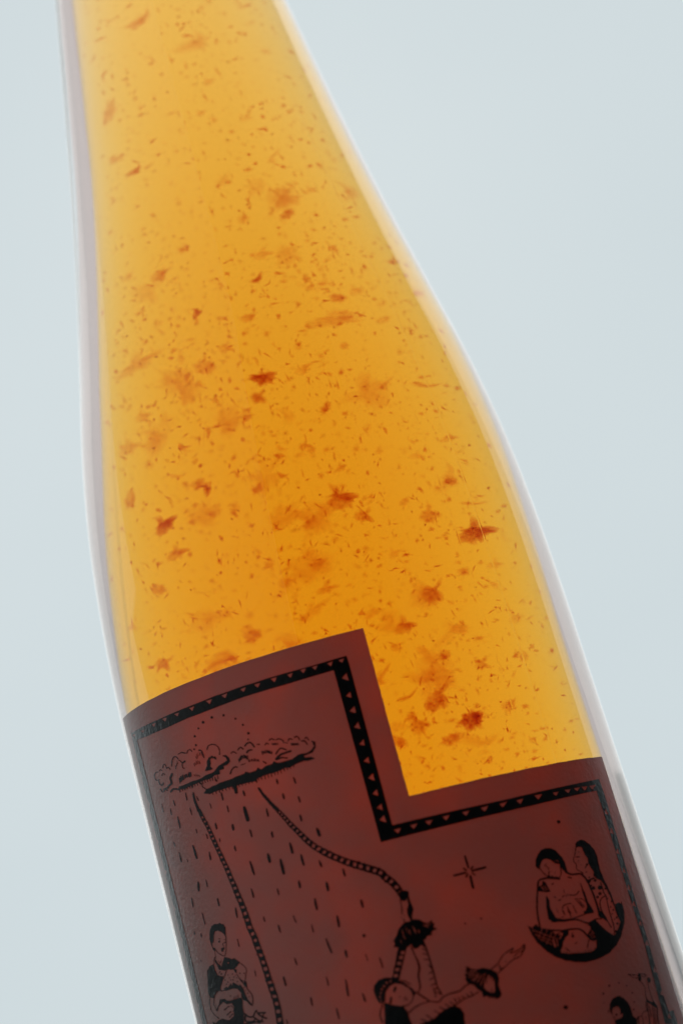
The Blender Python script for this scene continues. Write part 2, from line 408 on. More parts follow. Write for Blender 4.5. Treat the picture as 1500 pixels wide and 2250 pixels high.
# the woodcut print: outlines on the label, twentieths of a millimetre from (-56, -42)
PRINT = [
('printed_border', '1786 50,1872 50,1886 360,1856 361,1856 408,1852 411,1840 415,1840 417,1853 427,1854 424,1856 424,1857 426,1861 476,1851 481,1845 482,1842 485,1849 489,1850 491,1852 491,1857 496,1859 496,1860 483,1862 483,1864 517,1869 561,1874 730,1886 884,1886 902,1893 1005,1893 1033,1890 1073,1743 1074,1476 1079,1121 1096,1131 1583,1130 1610,1019 1611,884 1617,828 1618,805 1620,728 1621,696 1623,636 1623,431 1630,228 1641,199 1644,191 1649,191 1645,188 1645,188 1643,191 1642,190 1517,193 1514,195 1508,197 1507,202 1497,190 1489,189 1421,194 1416,196 1416,204 1407,206 1407,207 1404,189 1393,188 1292,192 1289,192 1287,195 1285,198 1279,188 1276,187 1192,205 1184,206 1182,187 1172,186 1078,189 1077,203 1064,186 1056,186 975,189 974,194 969,196 969,198 966,195 963,193 963,188 957,185 956,185 844,196 829,184 828,184 767,193 762,193 760,184 752,183 644,185 643,190 633,192 632,192 628,183 620,182 498,191 488,191 486,195 483,198 477,182 473,181 402,184 400,184 398,188 395,188 393,193 389,193 387,198 383,198 381,201 378,181 371,180 277,182 277,183 275,185 275,186 273,188 273,201 263,180 251,179 204,181 204,192 193,194 193,197 190,197 188,179 177,178 60|1803 85,227 97,239 1610,347 1600,467 1593,572 1592,606 1590,714 1588,788 1588,941 1581,1082 1579,1076 1059,1556 1043,1851 1040,1852 984,1850 908,1852 908,1859 915,1861 915,1863 918,1869 921,1872 900,1850 907,1849 847,1853 848,1858 853,1866 857,1867 837,1851 843,1849 843,1848 841,1845 734,1849 735,1856 742,1862 745,1865 725,1845 732,1844 685,1848 686,1849 688,1851 688,1860 695,1863 675,1846 682,1844 682,1843 678,1841 556,1839 548,1817 350,1815 342,1816 334,1844 328,1834 90,1833 85|1857 340,1838 348,1840 348,1841 350,1855 358|1863 557,1847 562,1845 564,1852 568,1853 570,1855 570,1860 575,1862 575,1865 561,1865 557|1861 617,1849 623,1846 623,1848 627,1857 632,1859 635,1861 635,1863 623,1863 617|1867 778,1853 783,1849 783,1864 797,1868 782|1876 961,1858 966,1858 968,1867 976,1874 980,1878 964,1878 961|1834 1046,1830 1048,1820 1058,1859 1058,1851 1053,1848 1053|1791 1048,1782 1056,1782 1058,1779 1061,1810 1059|1752 1051,1748 1055,1746 1055,1740 1062,1771 1061|1709 1052,1698 1062,1698 1064,1726 1062|1655 1053,1649 1058,1649 1060,1645 1064,1669 1063,1668 1061,1666 1061,1665 1059,1663 1059,1662 1057|1584 1055,1573 1070,1603 1068|1517 1056,1512 1060,1512 1062,1508 1065,1506 1069,1532 1069|1456 1060,1454 1061,1448 1072,1474 1072,1468 1067,1466 1067,1464 1064|1397 1062,1393 1065,1393 1067,1390 1069,1387 1075,1412 1075,1402 1065,1400 1065|1337 1065,1334 1067,1334 1069,1331 1071,1328 1077,1350 1076,1345 1070,1343 1070,1339 1065|1225 1067,1220 1072,1215 1081,1237 1079|1276 1067,1274 1068,1274 1070,1272 1071,1271 1075,1267 1080,1290 1079|1131 1069,1127 1073,1122 1083,1143 1081|1177 1069,1173 1077,1171 1078,1170 1082,1192 1081,1189 1077,1187 1077,1184 1073|1107 1108,1090 1120,1106 1131|1107 1145,1104 1146,1095 1154,1093 1154,1092 1156,1108 1164|1106 1188,1099 1192,1098 1194,1096 1194,1095 1196,1093 1196,1092 1199,1096 1200,1097 1202,1107 1207|1108 1233,1091 1245,1095 1246,1096 1248,1100 1249,1101 1251,1109 1255|1108 1285,1099 1292,1097 1292,1096 1294,1094 1294,1093 1296,1109 1305|1108 1338,1103 1342,1099 1343,1098 1345,1096 1345,1095 1348,1104 1353,1105 1355,1107 1355,1108 1357,1110 1357|1110 1389,1093 1399,1094 1401,1096 1401,1109 1411|1109 1438,1102 1442,1101 1444,1099 1444,1098 1446,1096 1446,1094 1449,1096 1449,1097 1451,1111 1459,1111 1445|1110 1485,1103 1489,1102 1491,1100 1491,1099 1493,1097 1493,1096 1495,1111 1503|1116 1537,1107 1542,1106 1544,1104 1544,1103 1546,1101 1546,1100 1548,1098 1548,1105 1554,1113 1558,1114 1560,1116 1560|1078 1593,1073 1597,1073 1599,1068 1604,1086 1605|1113 1593,1105 1601,1104 1604,1120 1604,1120 1602,1116 1599|952 1596,943 1608,961 1608|1030 1596,1027 1598,1027 1600,1021 1607,1040 1607|993 1597,985 1609,1002 1609,1002 1607|900 1599,890 1612,909 1611,909 1609|844 1600,842 1601,842 1603,839 1605,835 1612,855 1611|795 1602,786 1613,805 1614,804 1611|728 1605,720 1613,718 1617,739 1616|667 1606,663 1609,663 1611,658 1615,656 1619,679 1617,670 1607|593 1607,583 1619,605 1618|522 1612,511 1622,534 1620,525 1612|459 1614,456 1615,444 1626,471 1623|389 1616,377 1627,403 1625,402 1623,398 1622,397 1620|307 1618,298 1623,297 1625,295 1625,294 1627,292 1627,291 1629,321 1625|222 1624,199 1636,238 1631'),
('printed_storm_cloud', '679 1321,684 1321,688 1343,693 1343,694 1337,697 1337,696 1343,699 1343,706 1342,706 1337,709 1337,709 1342,711 1342,718 1341,718 1335,720 1335,721 1341,723 1341,730 1340,730 1335,733 1335,733 1339,741 1339,742 1338,741 1335,745 1335,745 1338,750 1338,754 1337,758 1332,760 1332,763 1342,766 1342,765 1337,768 1336,769 1343,776 1343,776 1336,780 1335,779 1343,784 1344,788 1344,788 1333,791 1334,791 1344,800 1344,799 1333,802 1334,803 1344,811 1344,810 1333,813 1333,814 1343,822 1343,822 1335,825 1336,825 1343,833 1343,832 1335,835 1334,836 1343,843 1344,843 1334,846 1334,846 1344,854 1345,854 1337,857 1337,858 1346,864 1346,865 1338,868 1338,867 1346,872 1342,875 1342,876 1338,878 1338,878 1343,886 1345,886 1340,889 1340,890 1346,901 1347,923 1348,935 1345,957 1345,955 1348,953 1348,947 1353,929 1357,926 1362,955 1364,962 1372,964 1372,968 1376,971 1392,964 1396,963 1398,960 1397,960 1394,965 1392,962 1389,962 1385,964 1385,964 1380,961 1379,956 1374,954 1374,953 1372,937 1368,920 1371,910 1371,888 1364,848 1366,841 1368,832 1375,829 1375,826 1370,801 1370,786 1365,782 1366,775 1373,773 1373,769 1368,766 1367,744 1367,731 1374,727 1373,725 1370,688 1370,676 1368,626 1370,612 1368,591 1369,588 1367,568 1367,556 1378,555 1388,552 1391,550 1391,549 1394,557 1394,556 1389,557 1384,560 1385,561 1394,568 1394,569 1385,572 1385,571 1394,578 1393,580 1385,583 1385,582 1392,591 1392,591 1384,594 1384,595 1392,602 1393,601 1383,605 1383,606 1394,613 1396,623 1396,626 1395,624 1392,623 1382,626 1382,628 1388,627 1395,637 1394,638 1405,658 1405,658 1413,673 1412,687 1419,686 1432,681 1436,681 1438,677 1442,668 1444,664 1444,664 1442,674 1435,676 1425,638 1419,615 1407,578 1407,559 1404,537 1404,519 1406,470 1406,441 1408,441 1406,438 1403,412 1411,400 1411,386 1407,386 1403,390 1401,410 1405,423 1402,429 1399,434 1399,434 1397,441 1397,439 1392,440 1389,444 1390,446 1397,455 1396,454 1393,455 1390,459 1390,459 1395,468 1393,468 1389,472 1389,473 1393,482 1393,482 1389,486 1389,486 1394,495 1394,495 1388,499 1388,499 1394,504 1395,505 1385,512 1388,513 1394,520 1394,521 1387,524 1387,524 1394,532 1394,533 1386,536 1386,536 1394,544 1394,543 1391,545 1390,545 1386,548 1386,549 1388,551 1386,552 1376,555 1373,557 1373,561 1368,564 1367,564 1365,552 1359,553 1356,568 1352,576 1348,588 1349,587 1348,588 1342,591 1343,591 1349,595 1350,601 1350,602 1341,605 1342,605 1349,616 1349,615 1345,616 1341,619 1342,620 1348,628 1348,629 1342,633 1342,632 1348,642 1347,643 1340,646 1340,645 1347,654 1347,656 1346,656 1340,659 1340,659 1346,668 1346,668 1338,671 1337,673 1346,673 1323;872 1370,877 1370,877 1372,874 1375,871 1375,861 1380,850 1381,861 1385,893 1385,894 1389,892 1391,859 1391,847 1387,837 1381,838 1376,843 1375,857 1376,865 1374;804 1375,807 1375,807 1378,798 1387,796 1387,796 1384;615 1376,620 1376,621 1379,619 1383,616 1385,616 1392,612 1393,611 1382;673 1382,677 1382,686 1392,692 1395,701 1396,705 1393,709 1393,709 1395,701 1400,694 1400,688 1398,682 1395,672 1385;783 1388,785 1388,785 1395,779 1398,779 1390,782 1391;944 1390,948 1391,944 1403,940 1407,930 1408,931 1404,940 1402;775 1392,778 1392,777 1399,775 1399;843 1392,846 1392,848 1395,850 1395,855 1400,861 1403,867 1402,877 1394,881 1394,881 1396,871 1404,865 1407,859 1407,850 1402,848 1399,846 1399,842 1395;771 1393,774 1393,774 1401,773 1402,770 1401,768 1403,767 1394,770 1394,771 1400;763 1395,766 1395,764 1404,762 1404,762 1402,759 1403,759 1397,763 1397;720 1396,738 1396,738 1398,720 1399;750 1397,753 1397,753 1404,751 1406,753 1417,750 1418,748 1412,748 1419,747 1420,744 1419,741 1424,738 1424,736 1412,740 1413,741 1411,744 1411,744 1407,747 1407,748 1409;754 1397,757 1397,756 1405,754 1405;830 1397,833 1397,834 1405,831 1407,829 1401,829 1407,827 1408,827 1410,826 1411,823 1410,821 1413,817 1414,816 1406,819 1405,819 1403,823 1403,823 1400,827 1400;918 1397,922 1397,919 1405,916 1404,911 1407,910 1404,910 1406,907 1407,906 1409,900 1408,899 1411,897 1410,898 1402,902 1403,902 1401,905 1402,905 1400,909 1401,912 1399,916 1399;952 1401,955 1401,953 1410,949 1414,943 1413,941 1409,949 1410;800 1404,803 1404,803 1413,805 1405,809 1407,812 1406,812 1404,815 1404,815 1415,812 1416,812 1409,811 1413,808 1414,807 1408,807 1414,802 1415,800 1417;717 1406,719 1406,720 1409,723 1409,723 1412,729 1411,731 1419,732 1413,735 1413,737 1423,733 1424,732 1420,732 1425,729 1426,728 1421,726 1423,724 1422,724 1416,722 1420,720 1420,720 1416,716 1418;551 1409,554 1409,554 1411,552 1416,549 1417;926 1410,929 1410,927 1421,921 1426,912 1425,912 1421,921 1422,923 1420;368 1411,375 1411,375 1413,372 1415,375 1417,382 1417,391 1421,406 1422,411 1424,414 1427,413 1442,427 1449,429 1453,426 1456,419 1456,405 1449,401 1445,402 1435,401 1429,382 1427,380 1425,373 1423,348 1424,347 1423,348 1419,346 1418,340 1418,331 1429,324 1429,324 1425,329 1421,329 1419,338 1413,350 1413,362 1417;544 1412,547 1412,546 1419,544 1419;888 1412,890 1412,889 1416,880 1418,881 1415,886 1414;537 1414,540 1414,541 1416,540 1422,538 1422;451 1415,457 1415,457 1419,462 1418,467 1419,468 1421,480 1420,481 1436,480 1437,475 1437,475 1435,471 1436,470 1431,467 1436,463 1436,463 1430,460 1433,453 1432;602 1416,615 1416,607 1427,608 1430,612 1433,613 1445,615 1447,621 1449,624 1448,624 1446,627 1446,628 1449,628 1445,631 1445,631 1442,635 1441,636 1439,639 1440,638 1447,633 1451,631 1450,628 1451,628 1453,626 1455,624 1454,623 1456,620 1456,620 1454,609 1454,604 1449,602 1449,598 1445,594 1432,581 1421,581 1419;530 1417,534 1417,532 1424,530 1424;857 1417,860 1418,859 1424,856 1423;875 1417,879 1417,879 1425,872 1432,864 1436,854 1435,855 1432,864 1432,870 1429,875 1424;852 1418,855 1418,854 1425,851 1426,850 1421,849 1426,848 1427,845 1426,843 1428,843 1421,847 1421,848 1419,852 1420;891 1418,894 1418,897 1422,901 1421,903 1418,907 1418,907 1420,901 1425,896 1426,891 1422;507 1419,511 1419,511 1421,518 1420,520 1432,518 1435,514 1435,514 1431,513 1435,510 1437,507 1436,507 1433,502 1434,501 1425,499 1433,497 1435,494 1435,494 1433,492 1435,488 1435,488 1433,483 1434,482 1431,483 1422,487 1422,487 1424,488 1423,495 1424,496 1422,499 1423,506 1422;839 1422,842 1422,841 1429,839 1429;750 1424,754 1424,760 1428,767 1428,772 1426,773 1430,767 1433,757 1433,749 1429;828 1427,831 1427,831 1429,825 1435,821 1435,818 1432,816 1432,816 1428,819 1428,824 1432;715 1433,719 1434,710 1443,706 1445,701 1445,695 1442,696 1439,699 1439,701 1441,707 1441;780 1433,783 1433,784 1436,780 1446,774 1453,769 1455,759 1455,749 1449,750 1445,753 1445,760 1450,769 1450,773 1448;343 1434,355 1434,361 1437,362 1440,359 1442,355 1442,351 1439,346 1438,337 1441,334 1455,340 1456,338 1458,321 1459,315 1461,311 1467,311 1473,316 1477,324 1480,333 1480,340 1478,344 1478,345 1480,335 1483,319 1483,306 1477,306 1475,304 1474,304 1469,308 1461,315 1457,326 1456,328 1441,336 1436,340 1436;849 1434,852 1434,852 1436,844 1443,838 1443,833 1440,833 1437,837 1437,842 1440;799 1435,802 1435,801 1439,791 1441,792 1437,796 1437;742 1438,744 1438,745 1441,739 1448,735 1450,729 1449,722 1445,722 1442,726 1441,727 1443,735 1446;542 1445,545 1445,545 1452,543 1455,541 1455;566 1445,569 1445,570 1449,569 1456,567 1456;559 1447,563 1448,564 1454,563 1459,561 1459;548 1448,551 1448,551 1450,549 1456,546 1457;553 1448,556 1448,557 1453,556 1460,554 1460;654 1448,657 1449,661 1466,658 1474,649 1484,634 1490,620 1490,611 1483,609 1477,614 1477,614 1479,617 1481,619 1485,626 1487,636 1486,647 1481,653 1475,656 1469,656 1460,652 1451,652 1449;491 1451,495 1451,494 1454,488 1457,491 1468,508 1470,508 1473,505 1475,490 1473,490 1475,484 1481,482 1481,478 1485,475 1485,475 1482,481 1479,487 1472,484 1464,484 1456;589 1457,592 1457,593 1463,592 1479,587 1485,580 1488,575 1488,576 1484,582 1483,587 1479,587 1478,584 1479,583 1467,586 1468,586 1474,588 1474,586 1463,589 1463;378 1460,382 1460,382 1462,377 1467,371 1470,365 1469,357 1464,357 1462,363 1462,368 1466,373 1466;448 1461,452 1461,455 1470,454 1474,451 1473;558 1464,561 1464,559 1474,557 1473;562 1465,565 1465,566 1469,565 1479,563 1479;418 1467,422 1467,420 1473,414 1479,403 1479,402 1486,400 1490,396 1493,385 1494,377 1486,378 1482,382 1482,384 1486,387 1488,387 1490,390 1491,394 1490,396 1488,397 1479,399 1475,412 1476;457 1468,461 1469,462 1476,460 1478,458 1478;569 1469,571 1469,570 1480,568 1480;576 1470,579 1470,580 1477,578 1479,576 1478;465 1473,468 1473,468 1481,466 1485,464 1485;429 1475,434 1475,439 1484,441 1485,441 1487,444 1489,444 1491,454 1497,462 1497,467 1495,472 1486,476 1486,476 1489,473 1495,470 1496,469 1498,462 1501,452 1501,440 1495,440 1493,436 1490,436 1488,430 1481;368 1476,373 1477,363 1484,355 1484,349 1482,350 1479,361 1481;546 1490,549 1491,547 1497,540 1501,528 1501,521 1494,519 1494,517 1497,514 1497,508 1501,499 1504,479 1503,480 1500,487 1501,500 1500,514 1493,520 1493,521 1491,525 1491,532 1498,537 1498,541 1497,544 1494,544 1491'),
('printed_dot_arc', '765 1460,770 1460,771 1462,768 1465,765 1465;772 1476,777 1476,779 1478,779 1480,774 1484,770 1482,770 1478;556 1492,563 1492,563 1496,560 1498,556 1498,555 1497;568 1501,575 1501,576 1505,573 1508,568 1508,567 1507;761 1506,766 1506,767 1510,765 1512,761 1512,760 1511;573 1528,580 1528,581 1532,577 1535,573 1535,571 1533,571 1530;741 1532,747 1532,748 1535,745 1538,741 1538,740 1537;598 1546,603 1547,603 1550,599 1553,595 1552,595 1548;704 1554,709 1554,711 1558,708 1561,703 1561,702 1556;621 1557,629 1557,630 1559,629 1563,624 1566,619 1565,618 1560;662 1560,667 1562,667 1566,663 1569,659 1569,657 1567,657 1563'),
('printed_striped_rope', '614 614,625 616,626 619,629 621,630 644,636 694,636 731,632 759,635 760,636 762,632 763,631 770,629 809,626 833,626 843,628 843,628 845,625 846,623 858,623 860,626 862,622 864,617 909,609 937,608 961,606 971,607 974,604 989,604 992,606 992,607 994,603 996,599 1022,597 1026,596 1036,593 1044,590 1063,584 1085,578 1119,576 1127,574 1129,575 1131,571 1141,565 1167,563 1170,544 1247,536 1269,538 1272,533 1276,520 1315,515 1320,514 1323,509 1348,509 1372,507 1374,501 1374,498 1362,497 1343,497 1340,499 1339,501 1317,502 1314,505 1312,507 1298,513 1283,512 1279,515 1278,516 1276,517 1270,519 1268,523 1256,529 1232,529 1227,548 1155,546 1149,550 1147,554 1131,569 1053,567 1047,570 1046,572 1037,572 1033,570 1033,570 1030,572 1030,574 1026,578 1002,581 979,581 972,578 971,578 969,582 967,584 936,592 906,594 881,598 861,598 858,595 857,595 855,599 854,600 848,605 790,605 778,603 778,602 775,606 774,607 748,610 732,610 730,607 729,607 727,610 726,611 721,610 692,604 650,603 620,607 616|620 633,610 635,611 644,623 642,623 633|613 656,612 656,613 666,626 666,625 657|629 679,614 681,615 690,628 689|618 702,617 712,630 711,630 702|623 724,616 725,615 733,630 731,631 724|616 745,614 746,614 755,626 755,627 746|613 766,611 773,626 773,626 766|613 787,612 793,622 794,623 787|611 805,609 806,609 815,622 815,623 805|615 824,608 826,608 835,619 834,620 824|615 846,607 847,605 856,617 854,619 846|603 869,601 872,601 877,615 876,616 869|601 892,599 900,611 900,612 892|598 911,596 912,595 919,607 922,609 914|602 932,592 933,590 935,590 942,603 941,604 932|590 955,588 962,601 963,602 956|588 974,587 983,599 985,600 975|590 995,584 996,583 1003,597 1001,598 995|593 1015,582 1016,580 1025,592 1024|580 1035,578 1036,577 1043,587 1043,589 1035|574 1055,572 1062,585 1062,586 1055|571 1072,569 1075,569 1079,581 1079,582 1072|568 1089,566 1097,577 1097,578 1089|564 1107,562 1112,563 1115,574 1114,575 1108|565 1124,559 1125,558 1131,570 1130,571 1124|561 1138,557 1139,556 1146,565 1145,566 1138|554 1155,552 1157,552 1161,561 1161,562 1155|550 1171,548 1173,548 1177,557 1176,558 1171|545 1185,543 1190,554 1190,555 1186|542 1202,540 1206,544 1207,549 1206,550 1202|537 1216,535 1220,536 1222,541 1223,546 1222,547 1217|540 1230,533 1231,532 1236,542 1235,543 1230|531 1244,529 1250,538 1250,539 1244|528 1259,526 1260,525 1264,534 1263,535 1259|522 1274,519 1279,527 1279,529 1276,529 1274|517 1288,515 1289,514 1294,522 1294,523 1289'),
('printed_striped_rope', '1088 893,1096 893,1101 898,1101 905,1095 925,1085 947,1078 955,1078 957,1070 965,1064 978,1054 988,1054 991,1048 992,1038 1000,1034 1001,1030 1005,1026 1006,1022 1010,1015 1013,1014 1018,1011 1016,1008 1017,1003 1021,1003 1024,1000 1025,999 1027,995 1025,994 1027,991 1028,990 1032,989 1031,984 1032,983 1034,972 1040,970 1043,962 1047,960 1050,958 1050,956 1053,954 1053,952 1056,950 1056,948 1059,942 1062,939 1066,937 1066,933 1071,931 1071,929 1073,928 1078,924 1077,911 1090,909 1090,899 1101,897 1101,893 1105,893 1107,886 1113,886 1115,876 1126,872 1134,869 1136,864 1146,860 1150,859 1154,855 1158,854 1162,852 1163,852 1165,844 1175,843 1179,839 1183,838 1187,834 1191,825 1209,820 1215,818 1221,816 1222,813 1229,807 1236,806 1241,802 1244,802 1246,796 1253,795 1257,791 1261,790 1265,788 1266,782 1279,780 1280,777 1288,775 1289,768 1303,768 1306,764 1314,761 1317,756 1317,756 1311,762 1298,762 1295,764 1293,764 1290,780 1261,780 1257,783 1256,790 1241,792 1240,799 1225,801 1224,805 1214,807 1213,809 1209,809 1204,812 1203,822 1181,824 1180,824 1175,827 1174,828 1171,830 1170,831 1166,833 1165,834 1161,839 1155,841 1149,843 1148,846 1140,848 1139,855 1125,857 1124,863 1113,866 1111,866 1109,869 1107,869 1105,872 1103,872 1101,907 1065,909 1065,915 1058,917 1058,921 1053,923 1053,926 1049,932 1046,943 1036,945 1036,954 1028,962 1024,963 1019,965 1020,969 1019,970 1017,979 1012,978 1008,984 1009,988 1005,992 1004,999 998,1003 997,1016 987,1020 986,1021 984,1023 984,1024 982,1028 981,1029 979,1037 975,1039 972,1041 972,1046 966,1049 958,1054 953,1055 951,1054 946,1059 946,1066 937,1066 935,1068 934,1080 908,1081 905,1080 900,1083 900,1085 895|1088 902,1086 903,1084 911,1093 914,1095 905|1080 920,1076 929,1086 931,1090 922|1071 939,1067 943,1067 946,1076 950,1081 943|1061 952,1058 954,1056 959,1059 960,1064 965,1069 958,1067 958|1051 970,1044 976,1050 983,1052 983,1057 977,1057 975|1037 981,1030 985,1031 989,1034 991,1035 994,1043 990,1042 986|1021 991,1013 996,1017 1006,1025 1002|1003 1003,994 1008,997 1017,1007 1012,1005 1005|987 1012,979 1017,983 1027,991 1023,990 1017|969 1024,962 1028,962 1031,967 1036,967 1038,975 1034,975 1032,972 1030|951 1037,945 1042,954 1048,959 1043|937 1049,934 1050,931 1054,929 1054,935 1061,942 1056,942 1054|920 1061,915 1066,923 1072,928 1067,922 1061|907 1073,904 1076,902 1076,901 1079,910 1084,915 1078|892 1086,886 1091,886 1093,896 1098,901 1093,901 1091|881 1098,876 1103,876 1105,881 1111,883 1111,888 1105|870 1114,865 1120,872 1124,875 1118,873 1118|860 1128,857 1130,855 1134,857 1134,859 1137,863 1139,863 1137,866 1135,866 1132|850 1144,846 1149,856 1151,858 1146|844 1156,841 1158,841 1161,847 1164,850 1159|835 1169,832 1172,832 1175,840 1176,842 1171|827 1181,824 1186,832 1189,835 1184|822 1193,819 1195,819 1198,825 1201,827 1196|816 1205,814 1206,813 1210,819 1211,821 1206|810 1215,808 1219,810 1221,813 1221,814 1218|805 1225,802 1228,808 1230,810 1226'),
('printed_rain', '815 620,819 620,820 629,820 649,818 652,816 652,814 640;642 643,646 643,647 646,646 658,643 657;906 646,910 647,910 660,908 670,904 672,904 652;861 673,866 674,870 705,869 721,866 721,864 705,862 700,860 678;742 675,746 675,747 677,749 692,749 698,747 700,745 699,743 692;810 717,814 717,815 721,814 742,812 742,811 740;981 722,985 722,985 744,983 753,981 753,980 751;672 747,676 747,678 752,677 772,674 776,671 775,670 770,670 751;945 752,948 752,947 772,945 772,944 768;887 777,892 777,893 779,894 795,892 799,888 798,886 790;728 795,732 795,732 805,730 816,727 818,726 805;569 797,573 797,575 808,574 816,572 816,571 814;846 800,851 800,851 807,845 844,841 845,842 823;954 817,958 817,961 821,960 824,956 827,951 825,951 819;890 863,894 864,897 878,897 895,895 897,893 897,892 895,889 883,888 865;809 869,812 870,813 876,812 895,810 893,809 887,808 875;308 883,313 883,313 886,310 889,307 889;531 892,536 892,537 898,536 916,533 916,532 912;702 896,706 896,706 913,704 920,701 920,700 911;972 897,977 897,978 899,979 911,978 919,976 921,973 920,971 913;763 909,766 910,765 919,762 932,759 934,760 920;837 927,842 927,844 934,845 960,843 962,840 961,837 950,836 942;657 939,661 939,662 941,661 955,658 955,657 953,656 948;351 952,356 952,358 954,360 958,359 965,354 965,353 962,351 961,350 958;310 965,313 965,316 968,317 970,316 977,311 977,311 975,308 973,308 966;887 969,890 969,892 971,894 979,894 991,891 997,888 996,885 987,885 971;555 973,558 973,561 979,563 995,563 1003,561 1005,558 1004,555 994,554 988;392 985,398 986,398 1016,396 1022,392 1022,391 1016,390 1001;948 995,952 997,952 1014,949 1019,947 1019,945 1009,946 997;730 999,734 1001,735 1007,735 1018,733 1020,731 1020,729 1014;805 1000,809 1001,812 1011,810 1023,806 1023,803 1014,803 1001;641 1014,645 1016,645 1031,643 1042,639 1044,638 1020,639 1015;489 1023,493 1023,495 1025,496 1043,494 1048,490 1048,488 1044,487 1025;886 1040,891 1040,891 1051,887 1061,884 1060,884 1047;345 1046,351 1046,352 1048,355 1060,356 1073,354 1076,351 1076,349 1072,346 1060;764 1052,769 1052,771 1054,772 1063,773 1074,772 1092,771 1097,769 1099,765 1098,762 1081,762 1055;835 1059,838 1059,840 1061,840 1085,839 1091,837 1093,834 1093,832 1079,833 1062;663 1077,669 1077,669 1101,666 1118,664 1120,660 1120,660 1091;404 1086,411 1086,419 1099,420 1113,418 1115,412 1114,412 1112,410 1111,410 1109,408 1108,404 1101,404 1097,402 1094,402 1087;455 1088,460 1089,462 1097,461 1112,459 1112,457 1108,454 1091;728 1096,734 1096,736 1100,737 1113,736 1120,733 1125,729 1125,726 1114,726 1101;810 1101,814 1101,816 1103,817 1118,815 1133,813 1135,810 1135,808 1126,808 1105;907 1124,912 1126,912 1140,909 1149,906 1152,904 1152,902 1149,902 1134,904 1126;618 1160,621 1160,623 1162,624 1173,622 1178,618 1177,616 1171;503 1161,509 1161,511 1165,512 1170,511 1187,506 1186,506 1182,503 1175;760 1163,764 1163,766 1165,767 1180,765 1182,762 1182,759 1175;440 1179,446 1180,446 1202,441 1222,439 1224,433 1224,433 1197,436 1182;384 1181,388 1182,388 1186,385 1191,383 1191;864 1182,868 1182,869 1184,870 1193,869 1201,867 1203,864 1202,863 1197;690 1184,695 1184,696 1189,696 1203,693 1209,690 1208,689 1203;344 1188,350 1188,352 1195,351 1215,348 1221,343 1220,341 1207,342 1191;566 1201,569 1202,570 1206,570 1213,568 1215,565 1209;630 1221,635 1221,638 1228,637 1239,634 1241,630 1239,628 1233,628 1224;516 1224,520 1225,520 1236,517 1242,514 1241,514 1226;765 1225,769 1227,770 1233,769 1251,765 1250,763 1241,763 1226;692 1231,699 1232,701 1240,700 1266,698 1275,694 1279,689 1278,686 1264,687 1238,688 1234;875 1236,879 1236,880 1238,880 1248,879 1253,877 1255,875 1255,874 1251;328 1241,334 1242,334 1249,328 1258,324 1258,324 1248;564 1241,569 1241,571 1245,572 1251,571 1259,569 1262,565 1261,563 1255;472 1252,476 1252,477 1256,477 1264,475 1266,473 1266,472 1263;830 1259,833 1259,835 1263,835 1274,833 1277,830 1277,828 1270,828 1262;631 1277,633 1277,635 1280,635 1296,633 1298,631 1298,629 1291,629 1278;389 1286,395 1287,398 1301,398 1322,394 1325,391 1324,387 1308,387 1287;878 1292,882 1293,882 1305,879 1313,877 1313,876 1311,876 1298;565 1306,569 1306,569 1318,567 1323,564 1322;703 1306,708 1306,709 1309,709 1317,706 1324,703 1324,702 1322,701 1314;822 1307,826 1307,827 1309,828 1319,826 1323,823 1323,822 1320,821 1314;469 1310,473 1310,474 1312,475 1323,473 1334,470 1334,469 1330,468 1324;621 1316,625 1317,626 1323,626 1338,623 1342,621 1342,619 1335,619 1317;757 1331,760 1331,761 1335,759 1344,756 1344,755 1339;356 1336,362 1336,363 1338,365 1344,365 1355,363 1357,360 1357,357 1352,355 1344;518 1342,522 1342,522 1346,518 1358,515 1359,515 1349;304 1356,310 1356,311 1358,311 1363,313 1367,313 1381,311 1383,307 1383,306 1376,304 1373,303 1365;393 1357,398 1357,398 1366,395 1376,393 1378,390 1378,390 1366;464 1357,470 1358,471 1381,469 1383,466 1382,464 1373'),
('printed_star', '1456 470,1464 470,1467 474,1467 477,1460 482,1453 480,1452 475;1241 772,1245 772,1244 778,1240 778;1289 773,1294 773,1294 776,1292 778,1288 778;1294 860,1298 861,1300 892,1300 898,1298 900,1293 899,1291 863;1310 895,1312 895,1313 898,1308 902,1306 906,1303 906,1304 901;1283 896,1286 896,1293 903,1292 907,1289 907,1282 900;1289 907,1289 911,1287 913,1249 914,1249 910,1251 908;1338 906,1350 906,1351 910,1349 912,1306 913,1314 919,1313 923,1310 923,1309 921,1302 917,1302 915,1304 914,1304 909,1306 907;1289 914,1293 914,1291 919,1285 925,1281 925,1283 920;1296 919,1301 919,1302 936,1301 957,1296 957,1295 940;1629 972,1638 973,1640 976,1639 980,1633 983,1628 982,1626 980,1626 975'),
